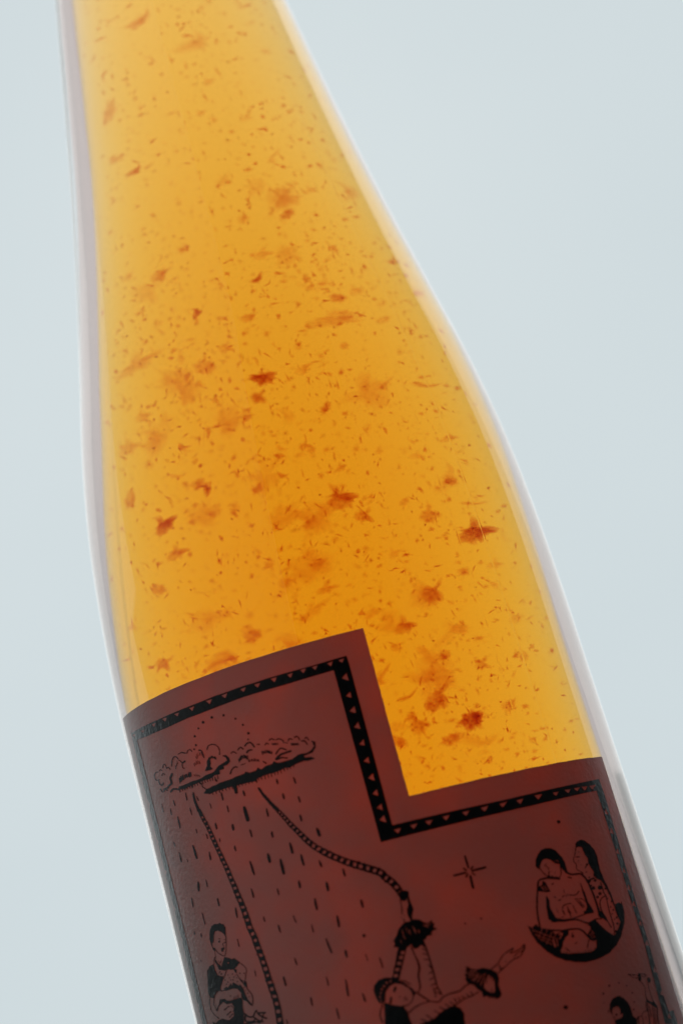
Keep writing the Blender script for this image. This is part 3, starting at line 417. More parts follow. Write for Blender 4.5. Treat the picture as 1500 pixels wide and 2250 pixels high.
('printed_couple_in_basket', '1606 572,1627 572,1672 578,1682 583,1708 591,1717 598,1721 599,1722 601,1741 611,1756 627,1758 627,1768 638,1770 638,1777 646,1779 652,1781 653,1791 672,1794 690,1794 706,1788 699,1786 699,1781 704,1759 703,1757 697,1754 694,1756 701,1756 732,1752 747,1751 758,1744 781,1744 794,1741 811,1744 833,1748 848,1745 871,1742 873,1742 875,1735 883,1733 888,1727 894,1725 894,1716 904,1701 910,1679 908,1674 904,1670 903,1669 896,1662 887,1662 885,1660 884,1660 882,1658 881,1658 879,1655 877,1652 871,1649 868,1647 868,1641 861,1642 852,1647 846,1647 843,1643 836,1643 830,1647 826,1652 824,1661 814,1666 813,1666 815,1659 822,1657 822,1654 826,1652 826,1646 831,1646 835,1650 841,1650 847,1645 853,1645 862,1656 871,1656 873,1659 875,1661 880,1666 885,1669 892,1671 891,1683 892,1685 890,1692 888,1695 865,1703 853,1698 839,1703 824,1710 811,1708 806,1703 801,1712 790,1714 790,1715 788,1729 780,1738 763,1740 756,1734 756,1732 753,1734 751,1740 752,1742 751,1742 747,1745 741,1742 740,1742 737,1746 736,1748 724,1748 715,1743 715,1742 711,1749 711,1752 692,1754 693,1751 688,1751 676,1752 667,1758 650,1754 648,1740 635,1737 635,1735 631,1731 629,1729 629,1729 631,1727 632,1719 631,1725 648,1725 687,1728 716,1730 723,1732 722,1736 723,1736 726,1731 727,1732 733,1727 742,1727 775,1726 776,1723 775,1723 765,1714 768,1709 767,1705 763,1706 758,1709 756,1718 755,1722 757,1722 744,1726 736,1708 733,1697 727,1690 717,1688 705,1689 699,1687 699,1687 697,1685 696,1683 746,1680 764,1684 761,1691 761,1694 763,1695 767,1689 771,1685 771,1680 768,1679 771,1683 771,1685 775,1683 777,1678 776,1677 783,1682 784,1689 790,1702 790,1709 792,1704 793,1702 795,1677 793,1672 797,1670 803,1667 805,1665 810,1658 816,1647 820,1621 823,1609 829,1607 834,1608 862,1606 865,1604 876,1599 882,1599 884,1596 886,1594 891,1592 892,1589 899,1583 904,1579 905,1578 907,1570 911,1554 914,1535 912,1531 908,1523 904,1509 890,1505 878,1503 876,1503 871,1506 865,1513 862,1513 859,1517 854,1519 848,1521 847,1521 845,1523 844,1523 842,1529 836,1530 833,1522 835,1503 835,1493 830,1493 828,1491 827,1486 818,1486 815,1483 811,1483 808,1480 804,1480 801,1477 797,1477 794,1473 788,1466 767,1464 765,1456 731,1454 708,1452 708,1447 717,1445 717,1443 715,1433 712,1432 704,1437 702,1438 700,1440 700,1441 698,1443 698,1452 691,1460 699,1463 700,1459 702,1459 709,1465 746,1471 767,1473 769,1479 787,1487 803,1498 798,1501 798,1505 795,1508 795,1510 793,1526 792,1521 808,1520 818,1512 827,1509 826,1505 817,1492 815,1499 828,1504 830,1527 829,1571 816,1573 821,1583 831,1586 838,1587 846,1589 848,1591 842,1597 835,1596 831,1605 826,1606 824,1619 818,1649 814,1656 810,1657 807,1662 802,1662 800,1664 799,1670 781,1675 748,1675 707,1671 683,1676 682,1675 680,1678 679,1679 677,1663 681,1652 681,1637 678,1622 678,1603 687,1602 689,1595 692,1589 697,1581 696,1583 697,1581 699,1590 700,1632 701,1655 698,1657 699,1657 701,1659 701,1648 734,1647 762,1645 768,1642 795,1640 787,1638 760,1639 737,1632 745,1625 749,1603 753,1600 752,1603 750,1622 748,1631 743,1638 734,1639 731,1638 720,1630 713,1630 711,1618 711,1620 705,1617 704,1572 702,1536 708,1528 713,1525 713,1517 717,1508 747,1508 754,1513 769,1508 785,1505 780,1496 753,1491 719,1500 712,1498 711,1499 708,1504 708,1508 706,1523 704,1537 700,1577 695,1596 688,1597 686,1601 685,1602 683,1606 682,1607 680,1615 676,1624 667,1626 667,1626 659,1617 652,1615 652,1613 649,1611 649,1609 646,1606 647,1602 655,1593 665,1582 671,1555 677,1524 680,1509 685,1505 685,1496 689,1492 689,1464 700,1455 691,1455 689,1461 686,1462 684,1464 683,1467 684,1475 693,1478 693,1473 687,1471 687,1467 683,1468 680,1472 679,1473 677,1479 674,1487 683,1490 683,1481 674,1481 672,1486 670,1487 667,1485 667,1479 672,1473 667,1473 665,1475 665,1476 663,1483 659,1484 663,1486 663,1488 666,1490 666,1492 669,1499 673,1492 684,1520 677,1517 675,1502 675,1487 661,1489 660,1488 653,1489 641,1485 639,1482 642,1483 657,1481 659,1479 659,1472 665,1466 660,1479 650,1476 649,1466 658,1464 658,1460 654,1459 656,1463 660,1453 668,1448 666,1450 670,1440 678,1443 684,1434 689,1434 691,1438 690,1445 684,1451 690,1433 702,1431 695,1431 712,1424 716,1422 719,1420 719,1425 692,1434 665,1441 657,1441 655,1443 654,1447 646,1450 644,1452 639,1477 614,1479 614,1480 612,1482 612,1483 610,1485 610,1486 608,1488 608,1489 606,1491 606,1504 596,1520 591,1537 583,1549 581,1552 579,1572 574|1599 597,1592 598,1594 604,1593 606,1591 604,1590 599,1586 599,1582 600,1584 607,1581 606,1579 600,1572 602,1574 606,1573 608,1570 602,1562 603,1564 610,1562 610,1561 604,1553 605,1555 610,1554 612,1551 606,1544 607,1545 612,1543 612,1542 608,1535 609,1535 615,1533 613,1533 609,1527 610,1526 616,1528 615,1529 618,1526 620,1526 622,1521 626,1519 630,1516 630,1516 628,1525 618,1524 611,1517 613,1518 620,1516 620,1514 614,1508 617,1509 622,1507 622,1506 618,1503 618,1499 620,1500 625,1498 625,1498 623,1496 625,1508 634,1516 648,1523 652,1527 657,1541 662,1546 673,1575 668,1585 664,1593 657,1593 655,1596 653,1596 651,1598 650,1598 648,1600 647,1600 645,1602 644,1602 642,1604 641,1604 639,1614 626,1625 623,1630 623,1632 625,1634 624,1624 602,1621 601,1621 598,1620 605,1618 605,1617 598,1613 598,1612 603,1611 598,1602 597,1603 605,1601 605|1709 619,1700 627,1698 627,1694 632,1692 632,1679 645,1679 647,1673 652,1673 654,1663 665,1661 670,1659 672,1656 672,1657 677,1655 678,1668 677,1677 674,1681 674,1683 676,1687 674,1700 662,1706 643,1711 642,1712 644,1710 646,1702 670,1702 674,1694 694,1693 701,1694 713,1698 722,1704 727,1710 730,1727 733,1721 694,1720 646,1715 631,1711 624,1711 621,1714 620|1716 621,1715 623,1718 628,1722 624|1621 630,1614 646,1617 646,1618 644,1618 641,1623 631|1631 631,1629 632,1626 642,1624 644,1623 647,1624 649,1627 646,1628 640,1632 633|1494 639,1493 644,1495 650,1495 657,1496 663,1498 664,1499 662,1496 641|1633 642,1630 644,1624 656,1626 656,1629 650,1631 649,1632 645,1634 644|1506 657,1505 660,1507 660,1508 662,1510 662,1511 664,1518 668,1508 669,1507 672,1519 673,1524 671,1523 667,1521 667,1519 664,1517 664,1510 658|1625 672,1622 673,1621 675,1624 675|1512 796,1510 797,1510 800,1504 812,1507 811,1508 806,1513 797|1518 797,1511 809,1511 813,1513 812,1513 809,1519 799|1506 799,1504 800,1499 810,1499 813,1501 812,1506 802|1572 823,1560 828,1551 829,1550 834,1541 832,1539 840,1545 847,1544 849,1541 849,1539 847,1534 837,1532 837,1527 842,1527 844,1521 851,1517 861,1515 862,1518 871,1525 878,1525 880,1535 885,1548 884,1555 880,1560 879,1560 877,1573 864,1587 860,1581 835,1579 831,1573 826|1585 865,1583 866,1582 871,1577 872,1574 871,1573 873,1584 872;1666 607,1669 607,1669 614,1661 641,1667 640,1671 643,1671 645,1668 648,1662 648,1659 646,1658 640,1665 620|1632 599,1631 599,1632 606,1635 612,1635 616,1638 622,1642 638,1649 647,1649 649,1651 650,1651 652,1653 653,1655 669,1666 656,1666 654,1671 650,1671 648,1677 643,1677 641,1693 626,1695 626,1698 622,1705 618,1705 616,1692 610,1682 609,1654 602;1590 609,1593 609,1593 611,1599 617,1601 622,1607 628,1608 632,1604 632,1602 627,1591 614;1654 609,1662 609,1663 614,1659 616,1654 615,1653 614;1675 613,1684 614,1686 616,1686 621,1682 624,1673 624,1672 622,1670 622,1669 620,1670 616;1645 627,1653 627,1655 629,1655 633,1652 635,1643 634,1642 631;1551 631,1563 633,1563 635,1561 636,1557 634,1552 634;1737 645,1745 645,1746 649,1743 651,1738 651,1736 649;1552 650,1558 651,1559 653,1558 657,1551 658,1549 656,1549 652;1554 659,1557 659,1558 663,1554 664,1552 662;1464 661,1470 666,1457 674,1453 669,1455 669;1731 661,1737 661,1737 664,1732 665;1744 662,1751 663,1751 666,1747 668,1743 667,1742 663;1470 667,1472 667,1477 673,1468 678,1467 680,1464 680,1459 675,1466 671,1467 669,1469 669;1451 671,1453 671,1456 675,1445 682,1442 678;1457 676,1463 682,1452 689,1447 683;1772 676,1775 677,1778 685,1770 687,1767 678,1770 678|1758 657,1757 660,1764 678,1752 683,1752 685,1765 680,1768 689,1759 693,1759 695,1762 695,1769 691,1772 700,1776 701,1772 689,1779 687,1782 697,1785 697,1782 693,1781 684,1778 679,1777 673,1775 672,1771 664,1770 663,1769 664,1773 674,1766 676,1760 657;1729 677,1733 677,1735 678,1735 680,1729 681,1728 680;1740 686,1744 686,1746 687,1746 689,1744 691,1740 691,1738 690,1738 687;1732 697,1737 697,1738 701,1731 701;1567 704,1570 705,1570 715,1573 716,1573 720,1570 725,1569 738,1565 738,1565 727,1563 726,1564 721,1566 719;1592 711,1594 711,1594 715,1590 729,1590 734,1589 737,1586 737,1590 714;1535 712,1545 713,1545 715,1535 714;1548 717,1551 717,1552 719,1549 731,1548 733,1545 733,1544 730;1621 720,1624 720,1624 722,1622 724,1622 728,1618 737,1620 736,1627 722,1630 721,1630 723,1627 729,1625 730,1623 736,1621 737,1620 741,1618 742,1617 746,1614 747,1614 744,1618 739,1616 738,1616 735,1618 733,1617 732,1613 740,1609 744,1608 748,1604 748;1528 729,1530 729,1529 740,1527 740;1689 734,1696 734,1698 736,1698 739,1695 741,1689 741,1687 739,1687 736;1547 735,1550 735,1552 739,1558 743,1575 743,1584 741,1585 744,1576 746,1556 746,1548 740,1548 738,1546 737;1703 740,1712 741,1714 743,1714 747,1708 750,1700 748,1699 743;1542 760,1551 760,1554 761,1555 763,1545 763,1542 762;1602 761,1616 762,1626 767,1628 771,1625 771,1613 764,1601 764,1586 769,1585 768,1586 766;1572 764,1574 764,1575 771,1572 771;1560 765,1567 768,1568 771,1565 772,1562 769,1560 769,1559 768;1578 765,1581 766,1581 772,1579 772,1578 770;1536 770,1538 771,1538 773,1535 776,1533 776,1532 774;1570 775,1573 776,1574 788,1572 788;1702 781,1708 782,1710 784,1710 787,1708 789,1698 788,1697 786,1698 783;1683 796,1687 797,1687 800,1685 801,1681 800,1681 797;1536 808,1545 810,1546 812,1543 813,1535 811;1612 810,1617 810,1615 813,1605 818,1600 818,1600 816;1676 814,1681 814,1682 817,1676 818;1676 826,1679 826,1689 832,1696 834,1696 837,1692 841;1558 838,1560 838,1561 840,1558 840;1665 838,1667 838,1668 841,1664 841;1564 840,1566 841,1565 843,1563 842;1551 844,1553 845,1552 847,1550 846;1663 846,1666 846,1666 848,1663 848;1655 848,1658 848,1658 850,1656 850;1542 852,1544 852,1544 856,1546 856,1547 858,1544 858,1544 861,1542 863,1534 862,1534 860,1539 861,1542 860,1542 856,1538 855,1538 854,1542 855;1660 852,1665 852,1665 854,1661 855;1667 862,1672 862,1672 864,1670 865,1655 867,1655 865,1657 864;1531 865,1535 865,1541 868,1542 871,1533 868;1672 876,1675 876,1676 878,1672 879,1671 878'),
('printed_man_with_lamb', '457 661,460 661,465 674,468 672,491 669,522 670,536 665,542 665,543 669,546 667,555 666,556 669,553 670,552 673,556 678,569 672,574 673,573 677,570 677,560 682,564 687,573 689,574 693,543 697,541 698,541 703,539 705,533 705,532 703,528 702,525 698,523 698,521 695,514 691,505 691,499 693,493 696,491 699,489 699,488 702,484 703,483 705,479 705,479 722,486 736,487 743,484 750,471 750,475 760,472 760,468 750,463 750,467 759,464 759,461 750,456 750,459 759,456 758,453 750,448 750,451 759,449 759,445 750,423 750,406 753,401 759,370 761,359 749,333 736,332 734,330 736,330 747,326 748,327 731,334 730,337 728,353 741,387 751,403 742,430 741,434 734,436 733,436 731,438 730,438 727,436 725,436 727,431 732,429 732,425 736,421 736,423 733,428 731,433 725,432 722,424 716,426 714,433 719,426 706,424 704,398 696,386 697,354 705,327 702,307 697,299 697,282 703,282 700,274 683,274 681,359 674,435 665|529 673,517 676,525 678,526 676,531 674|546 673,539 675,532 679,531 681,529 681,526 685,524 685,521 688,521 690,523 690,533 699,535 699,537 692,545 684,551 681,551 678|478 676,467 677,477 701,479 701,480 699,476 695,472 687,472 684,474 680,484 677|500 678,481 682,480 688,483 691,483 693,487 695,489 692,493 690,502 687,510 686,514 687,517 683,519 683,520 681,511 678|555 685,552 686,547 692,561 690;399 702,426 710,426 712,420 712,404 706,397 705,397 703;332 706,337 706,335 709,313 720,304 729,302 729,301 732,296 737,295 749,299 760,309 770,311 774,331 769,342 778,348 780,341 776,339 773,337 773,332 768,332 766,327 762,327 760,324 758,324 756,317 748,323 747,327 754,330 756,330 758,333 760,333 762,343 773,358 781,377 785,385 785,387 783,392 782,408 782,420 780,455 781,478 777,479 774,489 763,489 760,485 753,489 742,504 736,510 730,510 728,517 722,519 722,522 718,525 718,533 727,538 741,538 748,535 755,533 756,533 758,523 771,526 790,521 792,528 801,528 803,530 804,530 806,532 807,532 809,534 810,534 812,536 813,536 815,538 816,540 820,540 828,536 832,536 834,523 846,519 845,534 832,534 830,537 827,537 821,532 812,529 810,529 808,523 801,522 797,519 795,519 793,516 793,513 796,506 799,498 809,493 819,490 819,490 816,492 815,497 804,501 801,499 800,499 798,511 784,511 782,519 772,520 768,522 767,522 765,524 764,524 762,526 761,526 759,529 757,533 750,533 739,526 725,524 725,519 730,519 732,514 736,512 740,508 753,505 772,496 787,486 785,485 787,481 788,480 790,476 791,475 793,471 794,470 796,464 799,456 791,454 792,453 798,451 798,434 789,430 789,425 792,407 788,413 784,398 784,389 786,390 791,398 799,400 799,412 810,414 810,415 812,429 820,431 823,433 823,435 826,437 826,439 829,441 829,444 833,446 833,449 836,448 838,460 838,469 835,484 833,484 826,495 820,493 827,496 829,497 832,490 833,488 835,495 837,499 840,505 841,507 843,521 847,518 851,516 851,513 855,511 855,501 864,484 865,474 870,468 871,466 873,457 875,455 877,449 874,442 866,440 866,434 859,432 859,427 853,425 853,410 866,410 868,402 878,402 880,406 880,409 883,411 898,413 900,414 905,424 893,426 893,429 889,443 881,449 879,458 879,466 885,466 887,472 894,475 902,479 907,487 930,486 934,490 941,492 951,495 957,489 969,481 971,473 976,456 975,452 977,441 978,433 975,428 975,425 974,421 969,419 969,405 955,402 945,400 943,398 937,399 921,401 918,404 905,408 903,408 896,405 883,400 881,404 883,404 885,401 885,389 877,388 875,389 864,392 864,391 871,392 876,395 879,397 879,396 870,400 865,409 844,414 844,436 838,445 838,443 835,441 835,439 832,437 832,435 829,433 829,420 818,419 819,424 823,412 825,394 831,386 848,386 866,358 863,347 857,335 853,303 788,309 775,306 775,305 772,296 764,296 762,292 758,289 746,290 738,297 728,299 728,303 723,305 723,313 716,319 714,320 712|357 783,356 784,358 785,367 786|512 789,507 795,515 791|463 855,461 856,462 859,468 858,467 855|451 881,439 886,438 888,430 892,421 901,421 903,419 904,415 911,410 911,406 915,408 926,418 927,428 946,439 956,456 956,457 954,469 949,478 941,480 941,480 938,483 933,481 924,472 926,472 924,480 923,480 920,479 917,477 919,470 918,471 915,478 914,468 894,461 886,461 884,459 884,457 881;388 710,393 710,399 713,413 716,418 718,418 720,411 720,405 717,391 714,387 712;378 726,388 727,405 732,417 733,417 735,408 736,389 731,384 731,377 729;520 744,524 745,524 747,520 748,519 747;518 755,522 756,522 758,517 759,516 756;431 761,437 761,437 764,431 764;511 765,514 765,515 768,510 768;508 774,511 774,512 777,508 778,507 777;485 795,488 795,489 798,484 799,483 796;426 796,431 796,432 799,427 800,425 799;436 801,442 801,442 804,438 805,436 804;464 803,470 803,471 805,469 807,465 807;454 805,459 805,460 807,454 808,453 807;486 806,489 806,490 809,486 810,485 809;426 809,430 810,430 812,425 813,424 810;473 810,476 810,477 814,472 814,471 811;450 812,454 812,455 815,449 815;523 813,528 813,529 816,523 817,522 816;481 814,485 814,485 816,482 817;504 816,510 816,510 819,504 820,503 819;447 821,450 821,451 824,450 825,445 824;469 821,474 821,474 824,469 824,468 823;413 829,418 829,420 830,420 832,417 834,413 834,411 833,411 830;402 834,407 834,407 836,403 837;406 837,413 836,414 838,412 840,408 840;420 862,425 862,429 864,435 870,432 870,423 863,421 865,421 870,418 870;450 892,455 892,456 896,464 898,467 902,460 905,446 903,446 893;464 906,466 906,466 908,462 909,461 912,468 915,469 917,465 917,458 913,458 910;446 921,452 922,452 926,451 927,442 926,442 923;454 930,457 930,458 932,445 934,445 932'),
('printed_acrobat', '1162 494,1164 529,1168 539,1168 544,1164 553,1164 557,1158 563,1156 563,1152 567,1152 569,1179 578,1208 580,1210 582,1223 584,1225 585,1225 588,1207 584,1205 592,1204 594,1202 594,1201 591,1204 586,1204 583,1197 583,1192 588,1191 591,1188 591,1189 587,1194 582,1183 581,1177 589,1174 589,1174 587,1179 581,1168 578,1166 589,1163 589,1165 577,1157 575,1152 572,1138 585,1137 582,1149 570,1148 571,1137 570,1128 579,1127 582,1124 582,1124 579,1134 569,1119 568,1109 578,1107 578,1106 576,1116 567,1105 562,1102 562,1090 574,1089 571,1097 564,1099 560,1083 552,1079 552,1077 556,1074 558,1074 560,1071 562,1069 567,1065 568,1065 565,1074 555,1075 553,1074 551,1063 550,1050 561,1047 561,1047 558,1049 558,1058 550,1041 549,1039 545,1033 540,1033 538,1027 533,1029 531,1037 530,1058 523,1095 514,1098 512,1127 505,1130 503,1134 503;1018 534,1021 534,1020 553,1017 570,1018 591,1013 597,1011 605,1020 605,1033 609,1041 616,1043 621,1053 631,1055 631,1059 627,1059 625,1067 618,1067 616,1077 607,1077 605,1081 601,1058 601,1043 598,1027 592,1026 590,1019 587,1019 584,1022 584,1035 592,1060 598,1086 598,1102 591,1111 590,1127 600,1142 602,1171 601,1179 603,1194 611,1209 613,1218 606,1223 595,1233 584,1233 568,1245 570,1248 561,1254 565,1257 558,1264 561,1265 555,1270 554,1279 556,1286 562,1284 589,1292 606,1290 616,1336 637,1348 641,1367 643,1375 646,1391 660,1395 668,1395 674,1392 675,1385 671,1384 669,1377 666,1360 663,1349 663,1351 666,1353 666,1359 671,1359 673,1357 674,1339 670,1319 662,1297 644,1276 636,1273 636,1256 645,1235 646,1221 653,1215 661,1208 662,1211 654,1208 654,1203 650,1211 645,1200 643,1200 640,1203 635,1198 631,1201 619,1204 616,1191 614,1174 605,1148 606,1124 603,1117 599,1112 594,1105 594,1088 600,1056 636,1052 635,1048 646,1038 656,1038 658,1029 666,1030 667,1046 658,1048 658,1048 660,1027 671,1024 671,1021 674,1022 675,1024 673,1033 671,1038 668,1040 668,1040 670,1022 677,1018 676,1018 679,1021 682,1023 688,1028 694,1030 700,1035 706,1037 712,1042 718,1044 724,1049 730,1051 736,1053 737,1063 756,1079 763,1082 749,1093 747,1103 752,1107 752,1114 742,1114 737,1110 740,1108 744,1105 744,1105 742,1113 734,1113 732,1115 732,1115 725,1105 730,1103 730,1102 728,1112 723,1115 723,1115 710,1105 713,1103 715,1101 714,1101 712,1115 707,1115 689,1112 693,1112 696,1109 697,1109 693,1115 682,1115 676,1104 674,1103 672,1107 671,1115 673,1115 660,1101 657,1100 654,1108 655,1111 657,1115 657,1115 655,1114 643,1100 641,1100 638,1114 640,1115 630,1107 629,1107 633,1105 633,1104 628,1102 627,1104 625,1103 606,1106 605,1107 618,1114 614,1121 607,1124 607,1124 612,1118 633,1120 675,1119 739,1116 765,1123 764,1128 772,1143 771,1144 779,1146 779,1149 782,1157 782,1162 784,1153 790,1153 792,1160 799,1153 803,1154 812,1148 807,1137 806,1136 808,1131 810,1121 821,1106 826,1102 825,1103 836,1113 854,1110 877,1110 892,1114 904,1104 910,1087 912,1083 896,1085 890,1084 891,1082 890,1081 869,1076 849,1079 849,1083 863,1085 889,1088 884,1093 882,1097 882,1104 888,1102 869,1095 858,1093 849,1093 839,1096 824,1081 825,1079 836,1076 837,1076 832,1079 825,1073 824,1072 822,1064 818,1062 815,1060 815,1058 812,1056 812,1052 805,1050 804,1050 802,1048 801,1048 799,1033 785,1035 775,1030 771,1029 768,1037 766,1043 761,1040 762,1038 757,1036 756,1017 718,1015 717,1004 694,1002 693,1001 691,1002 689,983 695,961 694,952 687,950 687,949 685,947 685,946 683,944 683,942 675,939 671,941 644,943 642,946 632,950 632,953 630,957 630,964 634,972 657,987 669,1005 673,1011 669,1014 669,1022 665,1033 654,1037 652,1044 638,1043 625,1039 618,1034 613,1026 609,1021 608,1003 609,978 620,977 622,973 623,972 625,968 626,963 630,960 629,958 630,958 625,949 589,947 586,945 574,939 556,946 553,985 544,988 542,1000 540|1259 573,1253 578,1253 582,1251 581,1248 582,1242 594,1251 612,1255 616,1257 616,1251 605,1251 602,1253 602,1261 620,1264 623,1266 623,1268 617,1265 613,1265 610,1267 610,1269 616,1271 616,1274 612,1272 602,1275 603,1275 608,1277 608,1276 599,1269 573,1261 573,1264 585,1261 585|1235 600,1234 603,1237 605,1237 607,1245 615,1245 617,1252 624,1252 626,1256 630,1258 630,1256 625,1252 622,1252 620,1248 617,1248 615,1244 612,1244 610|1229 611,1227 613,1233 619,1235 619,1242 627,1248 630,1248 628|1119 613,1107 622,1107 626,1112 627,1116 626|1220 617,1219 617,1220 620,1222 620,1223 622,1215 621,1214 622,1215 624,1227 625,1237 635,1240 635,1240 633,1233 628,1237 627,1236 624,1229 624,1222 617|1291 619,1289 620,1289 625,1286 626,1277 634,1291 638,1301 643,1311 652,1313 652,1316 656,1318 656,1320 659,1330 664,1337 665,1350 670,1352 669,1350 669,1348 666,1344 664,1344 660,1360 660,1378 663,1390 670,1382 659,1362 656,1350 650,1350 648,1353 648,1356 651,1361 652,1363 654,1380 656,1378 652,1375 651,1374 649,1366 646,1353 645,1338 641,1317 631,1314 631|1208 630,1207 632,1233 634,1233 632,1227 631|952 636,950 637,950 640,954 640,954 637|1219 637,1209 638,1208 640,1212 641,1228 639,1228 637|1235 640,1217 645,1215 647,1218 648,1235 643,1236 642|952 646,950 647,950 650,953 651,955 650,955 647|957 655,955 656,955 659,960 660,960 656|963 664,960 666,962 670,966 668,966 666|971 671,969 672,969 676,973 677,975 673,974 671|982 677,979 679,980 683,985 682,985 679|993 679,991 680,991 683,996 684,997 681|1015 687,1006 689,1008 697,1019 695,1017 687|1022 702,1015 704,1017 712,1028 710,1026 703|1032 717,1025 719,1027 727,1038 724,1036 717|1044 730,1035 732,1037 741,1048 738|1051 742,1043 744,1045 752,1056 750,1054 743|1053 770,1051 781,1054 781|1068 781,1066 782,1063 791,1065 809,1067 808,1065 792,1067 785,1069 783|1101 784,1097 798,1096 809,1098 809,1099 802,1101 801,1102 792|1111 785,1109 787,1108 796,1110 796,1111 794,1112 788|1085 786,1083 793,1083 804,1085 803,1086 795|1078 788,1077 811,1079 811|1140 793,1133 797,1132 799,1130 799,1129 801,1127 801,1126 803,1128 804,1131 801,1133 801,1133 803,1147 802,1147 800,1133 801,1134 799,1141 795;1156 576,1158 576,1158 580,1155 589,1152 589,1152 585;939 578,942 578,942 583,940 587,940 601,946 613,955 624,956 629,953 629,952 626,949 624,949 622,941 612,936 602,936 588;1021 618,1024 618,1024 620,1029 625,1027 626,1022 621;1016 621,1018 621,1019 624,1022 626,1024 632,1022 632,1020 628,1017 626;975 623,979 623,981 625,982 630,986 636,985 640,982 641,979 639,978 634,974 628;1304 626,1307 628,1307 632,1302 633,1300 631,1300 628;1061 631,1063 631,1073 643,1076 671,1079 680,1083 686,1083 689,1085 691,1087 700,1086 716,1083 726,1078 759,1075 759,1075 755,1081 715,1081 698,1071 674,1069 647,1065 638,1060 633;1006 631,1008 631,1008 637,1006 636;1301 635,1305 635,1306 639,1301 640,1300 639;1324 641,1327 642,1326 645,1323 644;994 650,998 650,1001 653,1001 655,1005 658,1006 660,1005 664,1001 664,996 659,996 657,993 655;1072 840,1074 840,1074 843,1071 843;1081 842,1084 842,1084 844,1082 845'),
('printed_bearded_man_with_knife', '1776 327,1780 327,1781 329,1789 355,1800 379,1804 384,1803 386,1804 389,1793 410,1785 404,1784 406,1770 414,1766 420,1765 428,1773 448,1773 456,1769 465,1762 472,1762 474,1767 475,1769 477,1774 490,1787 487,1801 478,1802 481,1800 481,1794 487,1778 492,1772 491,1770 495,1761 495,1760 492,1757 492,1736 499,1732 499,1720 504,1715 504,1717 501,1719 501,1723 496,1725 496,1733 489,1736 489,1747 484,1755 482,1757 484,1738 489,1732 492,1722 501,1738 495,1757 491,1756 487,1758 487,1759 484,1754 480,1754 477,1764 468,1770 457,1770 448,1763 432,1761 419,1758 414,1755 414,1747 398,1747 390,1731 391,1724 388,1719 383,1715 382,1701 384,1696 383,1694 380,1692 380,1684 388,1682 388,1683 415,1678 433,1674 436,1674 438,1671 440,1668 446,1662 449,1656 455,1646 457,1630 456,1620 453,1618 450,1616 450,1615 448,1608 444,1605 436,1602 433,1602 421,1604 414,1606 414,1610 427,1612 427,1616 431,1630 432,1637 429,1641 422,1638 412,1635 409,1634 405,1637 406,1638 408,1645 408,1645 406,1642 400,1633 397,1607 398,1606 372,1684 352,1693 376,1699 381,1690 354,1688 352,1688 349,1692 349,1696 362,1700 369,1701 375,1703 377,1703 380,1716 381,1718 379,1718 374,1707 347,1707 345,1709 344,1711 346,1712 352,1714 354,1714 357,1716 359,1716 362,1721 373,1720 382,1722 382,1724 385,1731 389,1750 388,1739 350,1733 339,1734 337,1738 337,1742 344,1750 368,1752 379,1759 400,1762 404,1761 408,1758 408,1756 406,1756 403,1750 390,1750 396,1757 411,1759 412,1762 409,1769 406,1770 404,1772 404,1788 389,1799 385,1785 357,1782 345,1780 343,1776 331;1760 331,1763 331,1766 336,1766 339,1770 345,1770 348,1773 352,1773 355,1777 361,1777 364,1781 370,1781 373,1786 381,1788 388,1784 388,1782 385,1782 382,1770 358,1764 341,1760 335;1752 333,1757 334,1757 337,1760 341,1760 344,1772 369,1774 377,1777 381,1778 387,1781 392,1780 394,1776 393,1775 387,1773 385,1771 377,1768 373,1768 370,1766 368,1766 365,1763 361,1763 358,1760 354,1760 351,1757 347,1757 344;1775 346,1779 346,1796 384,1792 384,1790 377,1782 363,1782 360;1732 367,1735 367,1736 369,1732 370,1731 369;1758 368,1761 369,1767 399,1762 399,1762 394,1756 372,1756 369;1732 372,1735 372,1736 375,1731 376,1730 373;1607 400,1611 401,1611 407,1605 410,1604 408,1608 406;1691 404,1696 405,1696 407,1693 409,1689 408,1689 405;1619 407,1624 408,1623 413,1619 414,1616 412,1616 409;1790 408,1792 419,1791 446,1793 449,1793 453,1795 455,1796 462,1798 460,1807 458,1814 465,1812 472,1810 473,1797 475,1795 470,1795 466,1788 445,1789 419,1787 409;1702 423,1707 423,1708 426,1702 427,1701 426;1594 424,1597 424,1599 427,1597 429,1594 429,1593 428;1707 449,1712 450,1712 452,1706 453,1705 451;1587 451,1590 451,1591 453,1586 454;1693 473,1698 473,1699 476,1693 477;1596 474,1599 474,1601 476,1599 480,1593 479,1593 476;1791 476,1793 477,1793 482,1790 482;1783 478,1786 478,1787 484,1784 484;1777 481,1780 482,1780 487,1777 486;1665 488,1670 488,1671 491,1664 492;1625 489,1631 489,1632 494,1630 495,1624 494')]

for name, data in PRINT:
    comps = []
    for c in data.split(';'):
        rings = []
        for r in c.split('|'):
            pts = [tuple(int(v) for v in p.split()) for p in r.split(',')]
            rings.append([(-56.0 + x * 0.05, -42.0 + y * 0.05) for x, y in pts])
        comps.append(rings)
    link_mesh(name, wrap_flat(name, comps, 40.19), m_ink, label, smooth=False)

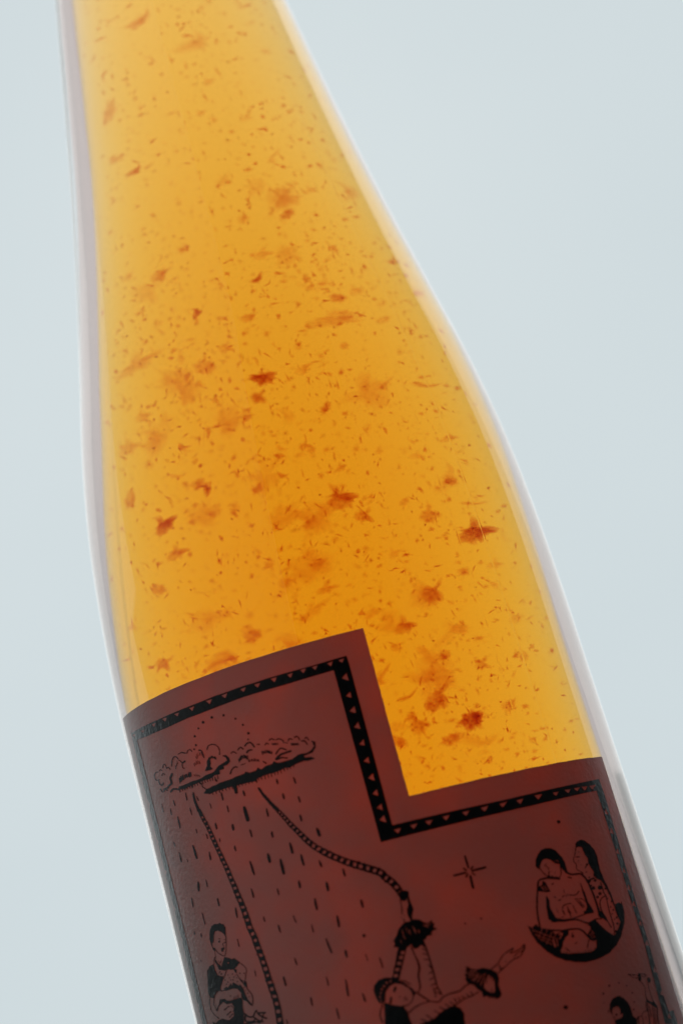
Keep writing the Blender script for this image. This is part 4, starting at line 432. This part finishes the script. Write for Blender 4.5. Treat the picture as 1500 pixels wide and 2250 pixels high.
# ------------------------------------------------------------------ sediment
rnd = random.Random(11)
def flake_mesh(seed, kind):
    """A fluffy floc: ragged lump, thin at its rim, with a few lobes."""
    bm = bmesh.new()
    bmesh.ops.create_icosphere(bm, subdivisions=4, radius=1.0)
    off = Vector((seed * 7.3, seed * 3.1, seed * 1.7))
    for v in bm.verts:
        d = v.co.normalized()
        k = 0.85 + 0.75 * noise.fractal(d * 1.3 + off, 0.7, 2.1, 5) + 0.34 * noise.noise(d * 4.0 + off) + 0.22 * noise.noise(d * 9.0 + off) + 0.12 * noise.noise(d * 18.0 + off)
        k = max(0.15, k)
        v.co = Vector((d.x * k, d.y * k * 0.6, d.z * k * 0.85))
        if kind == 'wisp':
            v.co.z = v.co.z * 0.5 + 0.6 * v.co.x * v.co.x - 0.3
        if kind == 'strand':
            v.co.z = v.co.z * 0.34 + 0.4 * math.sin(v.co.x * 1.8 + seed)
    me = bpy.data.meshes.new('sediment_' + kind)
    bm.to_mesh(me); bm.free()
    return me
def flake_mat(name, s):
    m, n, l = new_mat(name)
    o_ = n.new('ShaderNodeOutputMaterial'); va = n.new('ShaderNodeVolumeAbsorption')
    dn = max(s) * 1.02
    va.inputs['Density'].default_value = dn
    va.inputs['Color'].default_value = tuple(1 - x / dn for x in s) + (1,)
    l.new(va.outputs[0], o_.inputs['Volume'])
    return m
FM = [flake_mat('pale_sediment', (155, 560, 590)), flake_mat('brown_sediment', (310, 1080, 1100)), flake_mat('dark_sediment', (470, 1600, 1600)), flake_mat('faint_sediment', (55, 200, 215))]
KINDS = ['clump', 'clump', 'wisp', 'strand', 'clump', 'clump', 'wisp', 'clump']
FL = {}
for mi in range(4):
    for k in range(8):
        me = flake_mesh(k + 1, KINDS[k]); me.materials.append(FM[mi])
        for p in me.polygons: p.use_smooth = True
        FL[(mi, k)] = me
def flake(x, y, z, sx, sz, dark, kind=None, ang=None):
    k = rnd.randrange(8) if kind is None else kind
    o = bpy.data.objects.new('sediment_flake', FL[(dark, k)])
    col.objects.link(o); o.parent = wine
    o.location = (x * MM, y * MM, (z + BASE) * MM)
    o.rotation_euler = (rnd.uniform(-0.5, 0.5), rnd.uniform(0, 6.28) if ang is None else ang, rnd.uniform(-0.5, 0.5))
    th = min(sx, sz) * rnd.uniform(0.5, 0.8)
    o.scale = (sx * MM, th * MM, sz * MM)
# largest flakes: across (mm), depth (mm), height (mm), half sizes, tone, shape, turn
BIG = [
    (-18.2, -7.6, 72.5, 1.63, 1.47, 2, 0, -0.66),
    (21.8, -5.0, 57.3, 2.21, 1.93, 2, 0, -0.09),
    (-17.6, -8.1, 67.1, 1.45, 1.22, 1, 0, -0.24),
    (-21.4, -1.9, 79.2, 0.90, 1.97, 1, 4, 0.47),
    (5.8, -10.8, 67.6, 1.79, 2.45, 1, 0, -0.33),
    (0.1, -14.5, 89.9, 1.95, 1.84, 1, 4, 0.04),
    (16.2, -5.3, 85.6, 0.80, 2.48, 1, 3, 1.22),
    (-9.3, -6.3, 116.2, 0.95, 2.24, 1, 0, 0.90),
    (5.1, -14.6, 112.4, 1.42, 1.29, 0, 0, -0.01),
    (10.1, -11.8, 119.4, 1.31, 1.13, 1, 4, -0.59),
    (-8.8, -7.9, 138.2, 1.35, 1.43, 1, 2, -0.61),
    (-2.2, -6.8, 169.1, 2.32, 1.88, 0, 2, -0.56),
    (-9.9, -3.8, 152.6, 1.00, 3.10, 0, 4, 0.14),
    (2.2, -6.5, 145.8, 0.68, 0.72, 1, 0, -0.55),
    (10.5, -5.3, 133.8, 0.85, 3.01, 0, 3, 0.99),
    (15.7, -6.6, 103.4, 1.05, 1.19, 0, 0, -0.42),
    (21.0, -3.1, 84.6, 2.26, 1.32, 1, 3, -0.02),
    (21.8, -2.8, 74.5, 1.12, 0.82, 1, 0, -0.16),
    (16.9, -12.7, 60.7, 1.22, 1.78, 1, 0, 0.11),
    (10.7, -8.4, 31.6, 1.31, 2.70, 2, 0, 0.58),
    (14.3, -17.0, 25.7, 1.74, 2.06, 2, 4, 0.00),
    (4.9, -20.0, 36.3, 0.99, 3.67, 1, 3, 1.18),
    (14.2, -12.3, 47.9, 1.32, 2.09, 1, 0, 0.50),
    (17.6, -8.9, 34.9, 0.87, 1.11, 1, 0, 0.39),
    (10.4, -13.5, 39.1, 0.99, 1.12, 0, 4, 0.64),
    (6.8, -14.6, 32.8, 1.64, 1.27, 1, 3, -0.59),
    (-22.7, -2.5, 50.8, 1.10, 1.28, 1, 0, 0.99),
    (-11.3, -11.4, 50.5, 0.99, 1.13, 0, 4, -0.66),
    (0.2, -10.6, 57.9, 1.11, 1.13, 0, 0, -0.61),
    (-0.0, -20.7, 76.3, 1.13, 0.82, 0, 2, 0.66),
    (3.1, -17.8, 76.3, 0.85, 0.82, 1, 0, 0.14),
    (14.1, -14.3, 63.3, 0.89, 0.81, 1, 4, -0.46),
    (22.4, -2.2, 62.6, 1.99, 0.97, 1, 3, 0.03),
    (-8.9, -10.9, 70.3, 0.56, 0.74, 2, 0, -0.64),
    (-15.0, -14.8, 78.4, 1.47, 1.15, 0, 3, -0.08),
    (-15.6, -7.2, 101.2, 3.13, 1.52, 0, 0, -0.25),
    (-9.9, -7.9, 99.4, 0.52, 1.52, 1, 0, -0.16),
    (-3.6, -16.3, 96.8, 1.04, 1.18, 0, 0, 0.33),
    (0.9, -12.4, 64.2, 1.45, 1.14, 0, 4, -0.68),
    (-11.6, -15.7, 70.2, 1.24, 1.47, 0, 5, -0.32),
    (-3.4, -14.1, 85.6, 0.80, 0.83, 1, 0, -0.66),
    (-7.5, -14.5, 84.4, 1.48, 0.66, 1, 3, -0.16),
    (-19.7, -4.6, 87.9, 1.37, 1.49, 0, 0, -0.12),
    (12.5, -9.7, 73.7, 0.56, 0.66, 1, 0, 0.07),
    (22.0, -6.9, 47.6, 0.44, 1.28, 1, 0, -0.54),
    (20.7, -5.4, 21.3, 0.49, 0.79, 2, 0, -0.64),
    (14.9, -14.0, 19.3, 0.49, 0.95, 2, 4, 0.22),
    (-2.9, -10.0, 58.3, 0.28, 0.49, 2, 0, -0.12),
    (-15.8, -12.0, 58.7, 1.66, 0.48, 1, 3, 0.23),
    (-13.3, -7.8, 54.9, 0.89, 1.13, 0, 0, 0.53),
    (-2.1, -18.6, 49.6, 2.43, 1.13, 0, 0, -0.51),
    (0.4, -16.6, 100.6, 1.28, 1.19, 0, 4, 0.35),
    (12.0, -12.8, 97.4, 3.47, 1.52, 0, 0, 0.06),
    (-7.3, -8.3, 96.1, 1.73, 1.51, 0, 4, 0.59),
    (-17.0, -7.9, 91.7, 1.26, 1.17, 0, 0, -0.22),
    (22.8, -2.2, 43.8, 0.76, 1.43, 0, 3, 0.58),
    (22.7, -2.6, 51.4, 0.99, 0.96, 0, 0, 0.06),
    (-0.9, -15.4, 73.0, 0.90, 0.99, 1, 2, 0.46),
    (7.1, -14.9, 71.7, 0.79, 0.82, 1, 0, -0.45),
    (-12.4, -12.0, 82.3, 1.14, 0.66, 0, 3, -0.02),
    (-3.7, -14.6, 65.7, 0.67, 0.65, 0, 4, 0.28),
    (10.5, -9.4, 56.4, 0.89, 0.97, 0, 0, -0.44),
    (5.4, -8.4, 47.7, 1.43, 0.96, 0, 4, -0.32),
    (17.1, -4.4, 72.4, 1.01, 0.82, 0, 0, 0.18),
    (-11.6, -7.2, 107.1, 0.82, 0.77, 0, 0, -0.44),
    (4.4, -4.8, 152.5, 0.88, 0.91, 0, 0, -0.30),
    (2.9, -5.0, 172.7, 1.42, 0.75, 0, 3, -0.30),
    (8.0, -5.4, 170.3, 0.77, 0.94, 0, 0, 0.07),
    (13.2, -2.3, 157.6, 0.88, 0.73, 0, 0, 0.68),
    (7.9, -4.2, 143.1, 0.86, 0.72, 0, 4, -0.38),
    (13.8, -6.7, 125.1, 0.96, 0.87, 0, 0, -0.47),
    (-11.0, -17.7, 48.2, 1.43, 1.29, 1, 4, -0.40),
    (8.3, -16.6, 62.5, 1.23, 1.30, 1, 0, 0.61),
    (7.4, -16.5, 81.8, 1.37, 0.99, 1, 5, -0.66),
    (-4.5, -10.2, 56.4, 1.22, 0.97, 1, 7, 0.29),
    (9.1, -7.7, 44.6, 1.43, 1.44, 1, 0, -0.16),
    (13.1, -10.2, 37.8, 1.09, 1.12, 1, 5, 0.13),
    (19.2, -4.4, 27.6, 1.20, 1.11, 1, 7, -0.31),
    (10.6, -6.8, 24.5, 1.42, 1.27, 1, 4, -0.15),
    (7.2, -16.3, 27.7, 1.09, 2.07, 1, 0, -0.22),
    (22.8, -4.0, 34.9, 0.76, 1.27, 1, 5, -0.09),
    (-12.4, -12.8, 76.1, 1.24, 1.15, 1, 7, -0.29),
    (-21.3, -5.8, 62.3, 1.11, 1.13, 1, 4, 0.64),
    (-4.9, -12.9, 72.4, 1.01, 1.15, 1, 5, -0.01),
    (5.9, -11.4, 90.3, 1.26, 1.00, 0, 7, -0.08),
    (18.1, -5.3, 97.0, 1.15, 1.01, 0, 4, 0.04),
    (-5.3, -5.4, 120.1, 1.07, 1.04, 0, 5, -0.47),
    (3.7, -9.8, 121.1, 0.96, 1.04, 0, 7, 0.29),
    (20.7, -7.4, 66.1, 1.22, 0.97, 1, 5, 0.59),
    (3.7, -14.4, 26.0, 1.64, 1.11, 1, 4, 0.64),
    (0.5, -11.9, 53.4, 1.44, 0.97, 1, 0, -0.03),
]
for b in BIG: flake(*b)
CLUSTER = []
for i in range(299 - len(BIG)):
    z = rnd.uniform(8, 190)
    if rnd.random() < (z - 30) / 180.0: z = rnd.uniform(8, 115)
    rr = (bore(z) - 1.5) * rnd.random() ** 0.45; a = rnd.uniform(0, 6.283)
    if i >= 45 and CLUSTER and rnd.random() < 0.45:      # flocs gather in loose drifts
        z0, rr, a = rnd.choice(CLUSTER)
        z = max(6, z0 + rnd.gauss(0, 3.5)); rr = min(bore(z) - 1.5, abs(rr + rnd.gauss(0, 2.5))); a += rnd.gauss(0, 0.14)
    elif len(CLUSTER) < 26: CLUSTER.append((z, rr, a))
    y = rr * math.sin(a)
    if rnd.random() < 0.4: y = -abs(y)
    if i < 45:                                  # large faint clouds
        s = rnd.uniform(1.8, 3.4); tone = 3
    else:
        s = 0.5 + 1.0 * rnd.random() ** 2.2; tone = rnd.choice((0, 0, 3)) if z > 125 else 0 if rnd.random() < 0.45 else (1 if rnd.random() < 0.85 else 2)
    flake(rr * math.cos(a) + axis_dx(z) + bore_shift(z), y, z, s * rnd.uniform(0.6, 0.95), s * rnd.uniform(0.75, 1.2), tone)

# fine sediment: far too many to count
verts, faces = [], []
TET = [Vector((1, 0, -0.5)), Vector((-0.6, 0.8, -0.5)), Vector((-0.6, -0.8, -0.5)), Vector((0.1, 0.1, 0.9))]
for i in range(17000):
    z = rnd.uniform(0, 205)
    if rnd.random() < (z - 60) / 190.0: z = rnd.uniform(5, 115)
    ro = outer_r(z)
    rr = (bore(z) - 0.4) * rnd.random() ** 0.4; a = rnd.uniform(0, 6.283)
    c = Vector((rr * math.cos(a) + axis_dx(z) + bore_shift(z), rr * math.sin(a), z + BASE))
    if rnd.random() < 0.4: c.y = -abs(c.y)
    s = 0.06 + 0.36 * rnd.random() ** 5
    st = rnd.uniform(1.0, 4.5)
    q = Matrix.Rotation(rnd.uniform(0, 6.28), 3, 'X') @ Matrix.Rotation(rnd.uniform(0, 6.28), 3, 'Z') @ Matrix.Rotation(rnd.uniform(0, 6.28), 3, 'Y')
    b0 = len(verts)
    for t in TET:
        t = Vector((t.x * st, t.y, t.z * 0.8 + 0.12 * t.x * t.x * st))
        t = (q @ t) * s
        verts.append((c + Vector((t.x * 0.72, t.y, t.z))) * MM)
    faces += [(b0, b0 + 2, b0 + 1), (b0, b0 + 1, b0 + 3), (b0 + 1, b0 + 2, b0 + 3), (b0 + 2, b0, b0 + 3)]
FLUFF = []                                      # small ragged flocs, past the few hundred that can be picked out
for k in range(10):
    b_ = bmesh.new(); bmesh.ops.create_icosphere(b_, subdivisions=2, radius=1.0)
    vv = []
    for v in b_.verts:
        d = v.co.normalized(); o2 = Vector((k * 5.1, k * 2.3, 9.0))
        f_ = max(0.2, 0.9 + 0.9 * noise.noise(d * 1.4 + o2) + 0.5 * noise.noise(d * 3.5 + o2))
        vv.append(Vector((d.x * f_, d.y * f_ * 0.6, d.z * f_ * 0.7)))
    FLUFF.append((vv, [[v.index for v in f.verts] for f in b_.faces])); b_.free()
fv, ff = [], []
for i in range(1900):
    z = rnd.uniform(5, 195)
    if rnd.random() < (z - 40) / 190.0: z = rnd.uniform(5, 115)
    rr = (bore(z) - 0.9) * rnd.random() ** 0.45; a = rnd.uniform(0, 6.283)
    c = Vector((rr * math.cos(a) + axis_dx(z) + bore_shift(z), rr * math.sin(a), z + BASE))
    s = 0.18 + 0.55 * rnd.random() ** 3
    q = Matrix.Rotation(rnd.uniform(0, 6.28), 3, 'X') @ Matrix.Rotation(rnd.uniform(0, 6.28), 3, 'Z')
    vv, fc = FLUFF[i % 10]; b0 = len(fv)
    fv += [(c + Vector(((q @ t).x * 0.72, (q @ t).y, (q @ t).z)) * s) * MM for t in vv]; ff += [[j + b0 for j in f] for f in fc]
me = bpy.data.meshes.new('small_sediment'); me.from_pydata(fv, [], ff)
tag(link_mesh('small_sediment', me, flake_mat('small_sediment', (300, 1050, 1100)), wine), kind='stuff')
me = bpy.data.meshes.new('fine_sediment'); me.from_pydata(verts, [], faces)
fine = link_mesh('fine_sediment', me, flake_mat('fine_sediment', (900, 3100, 3200)), wine, smooth=False)
tag(fine, kind='stuff')
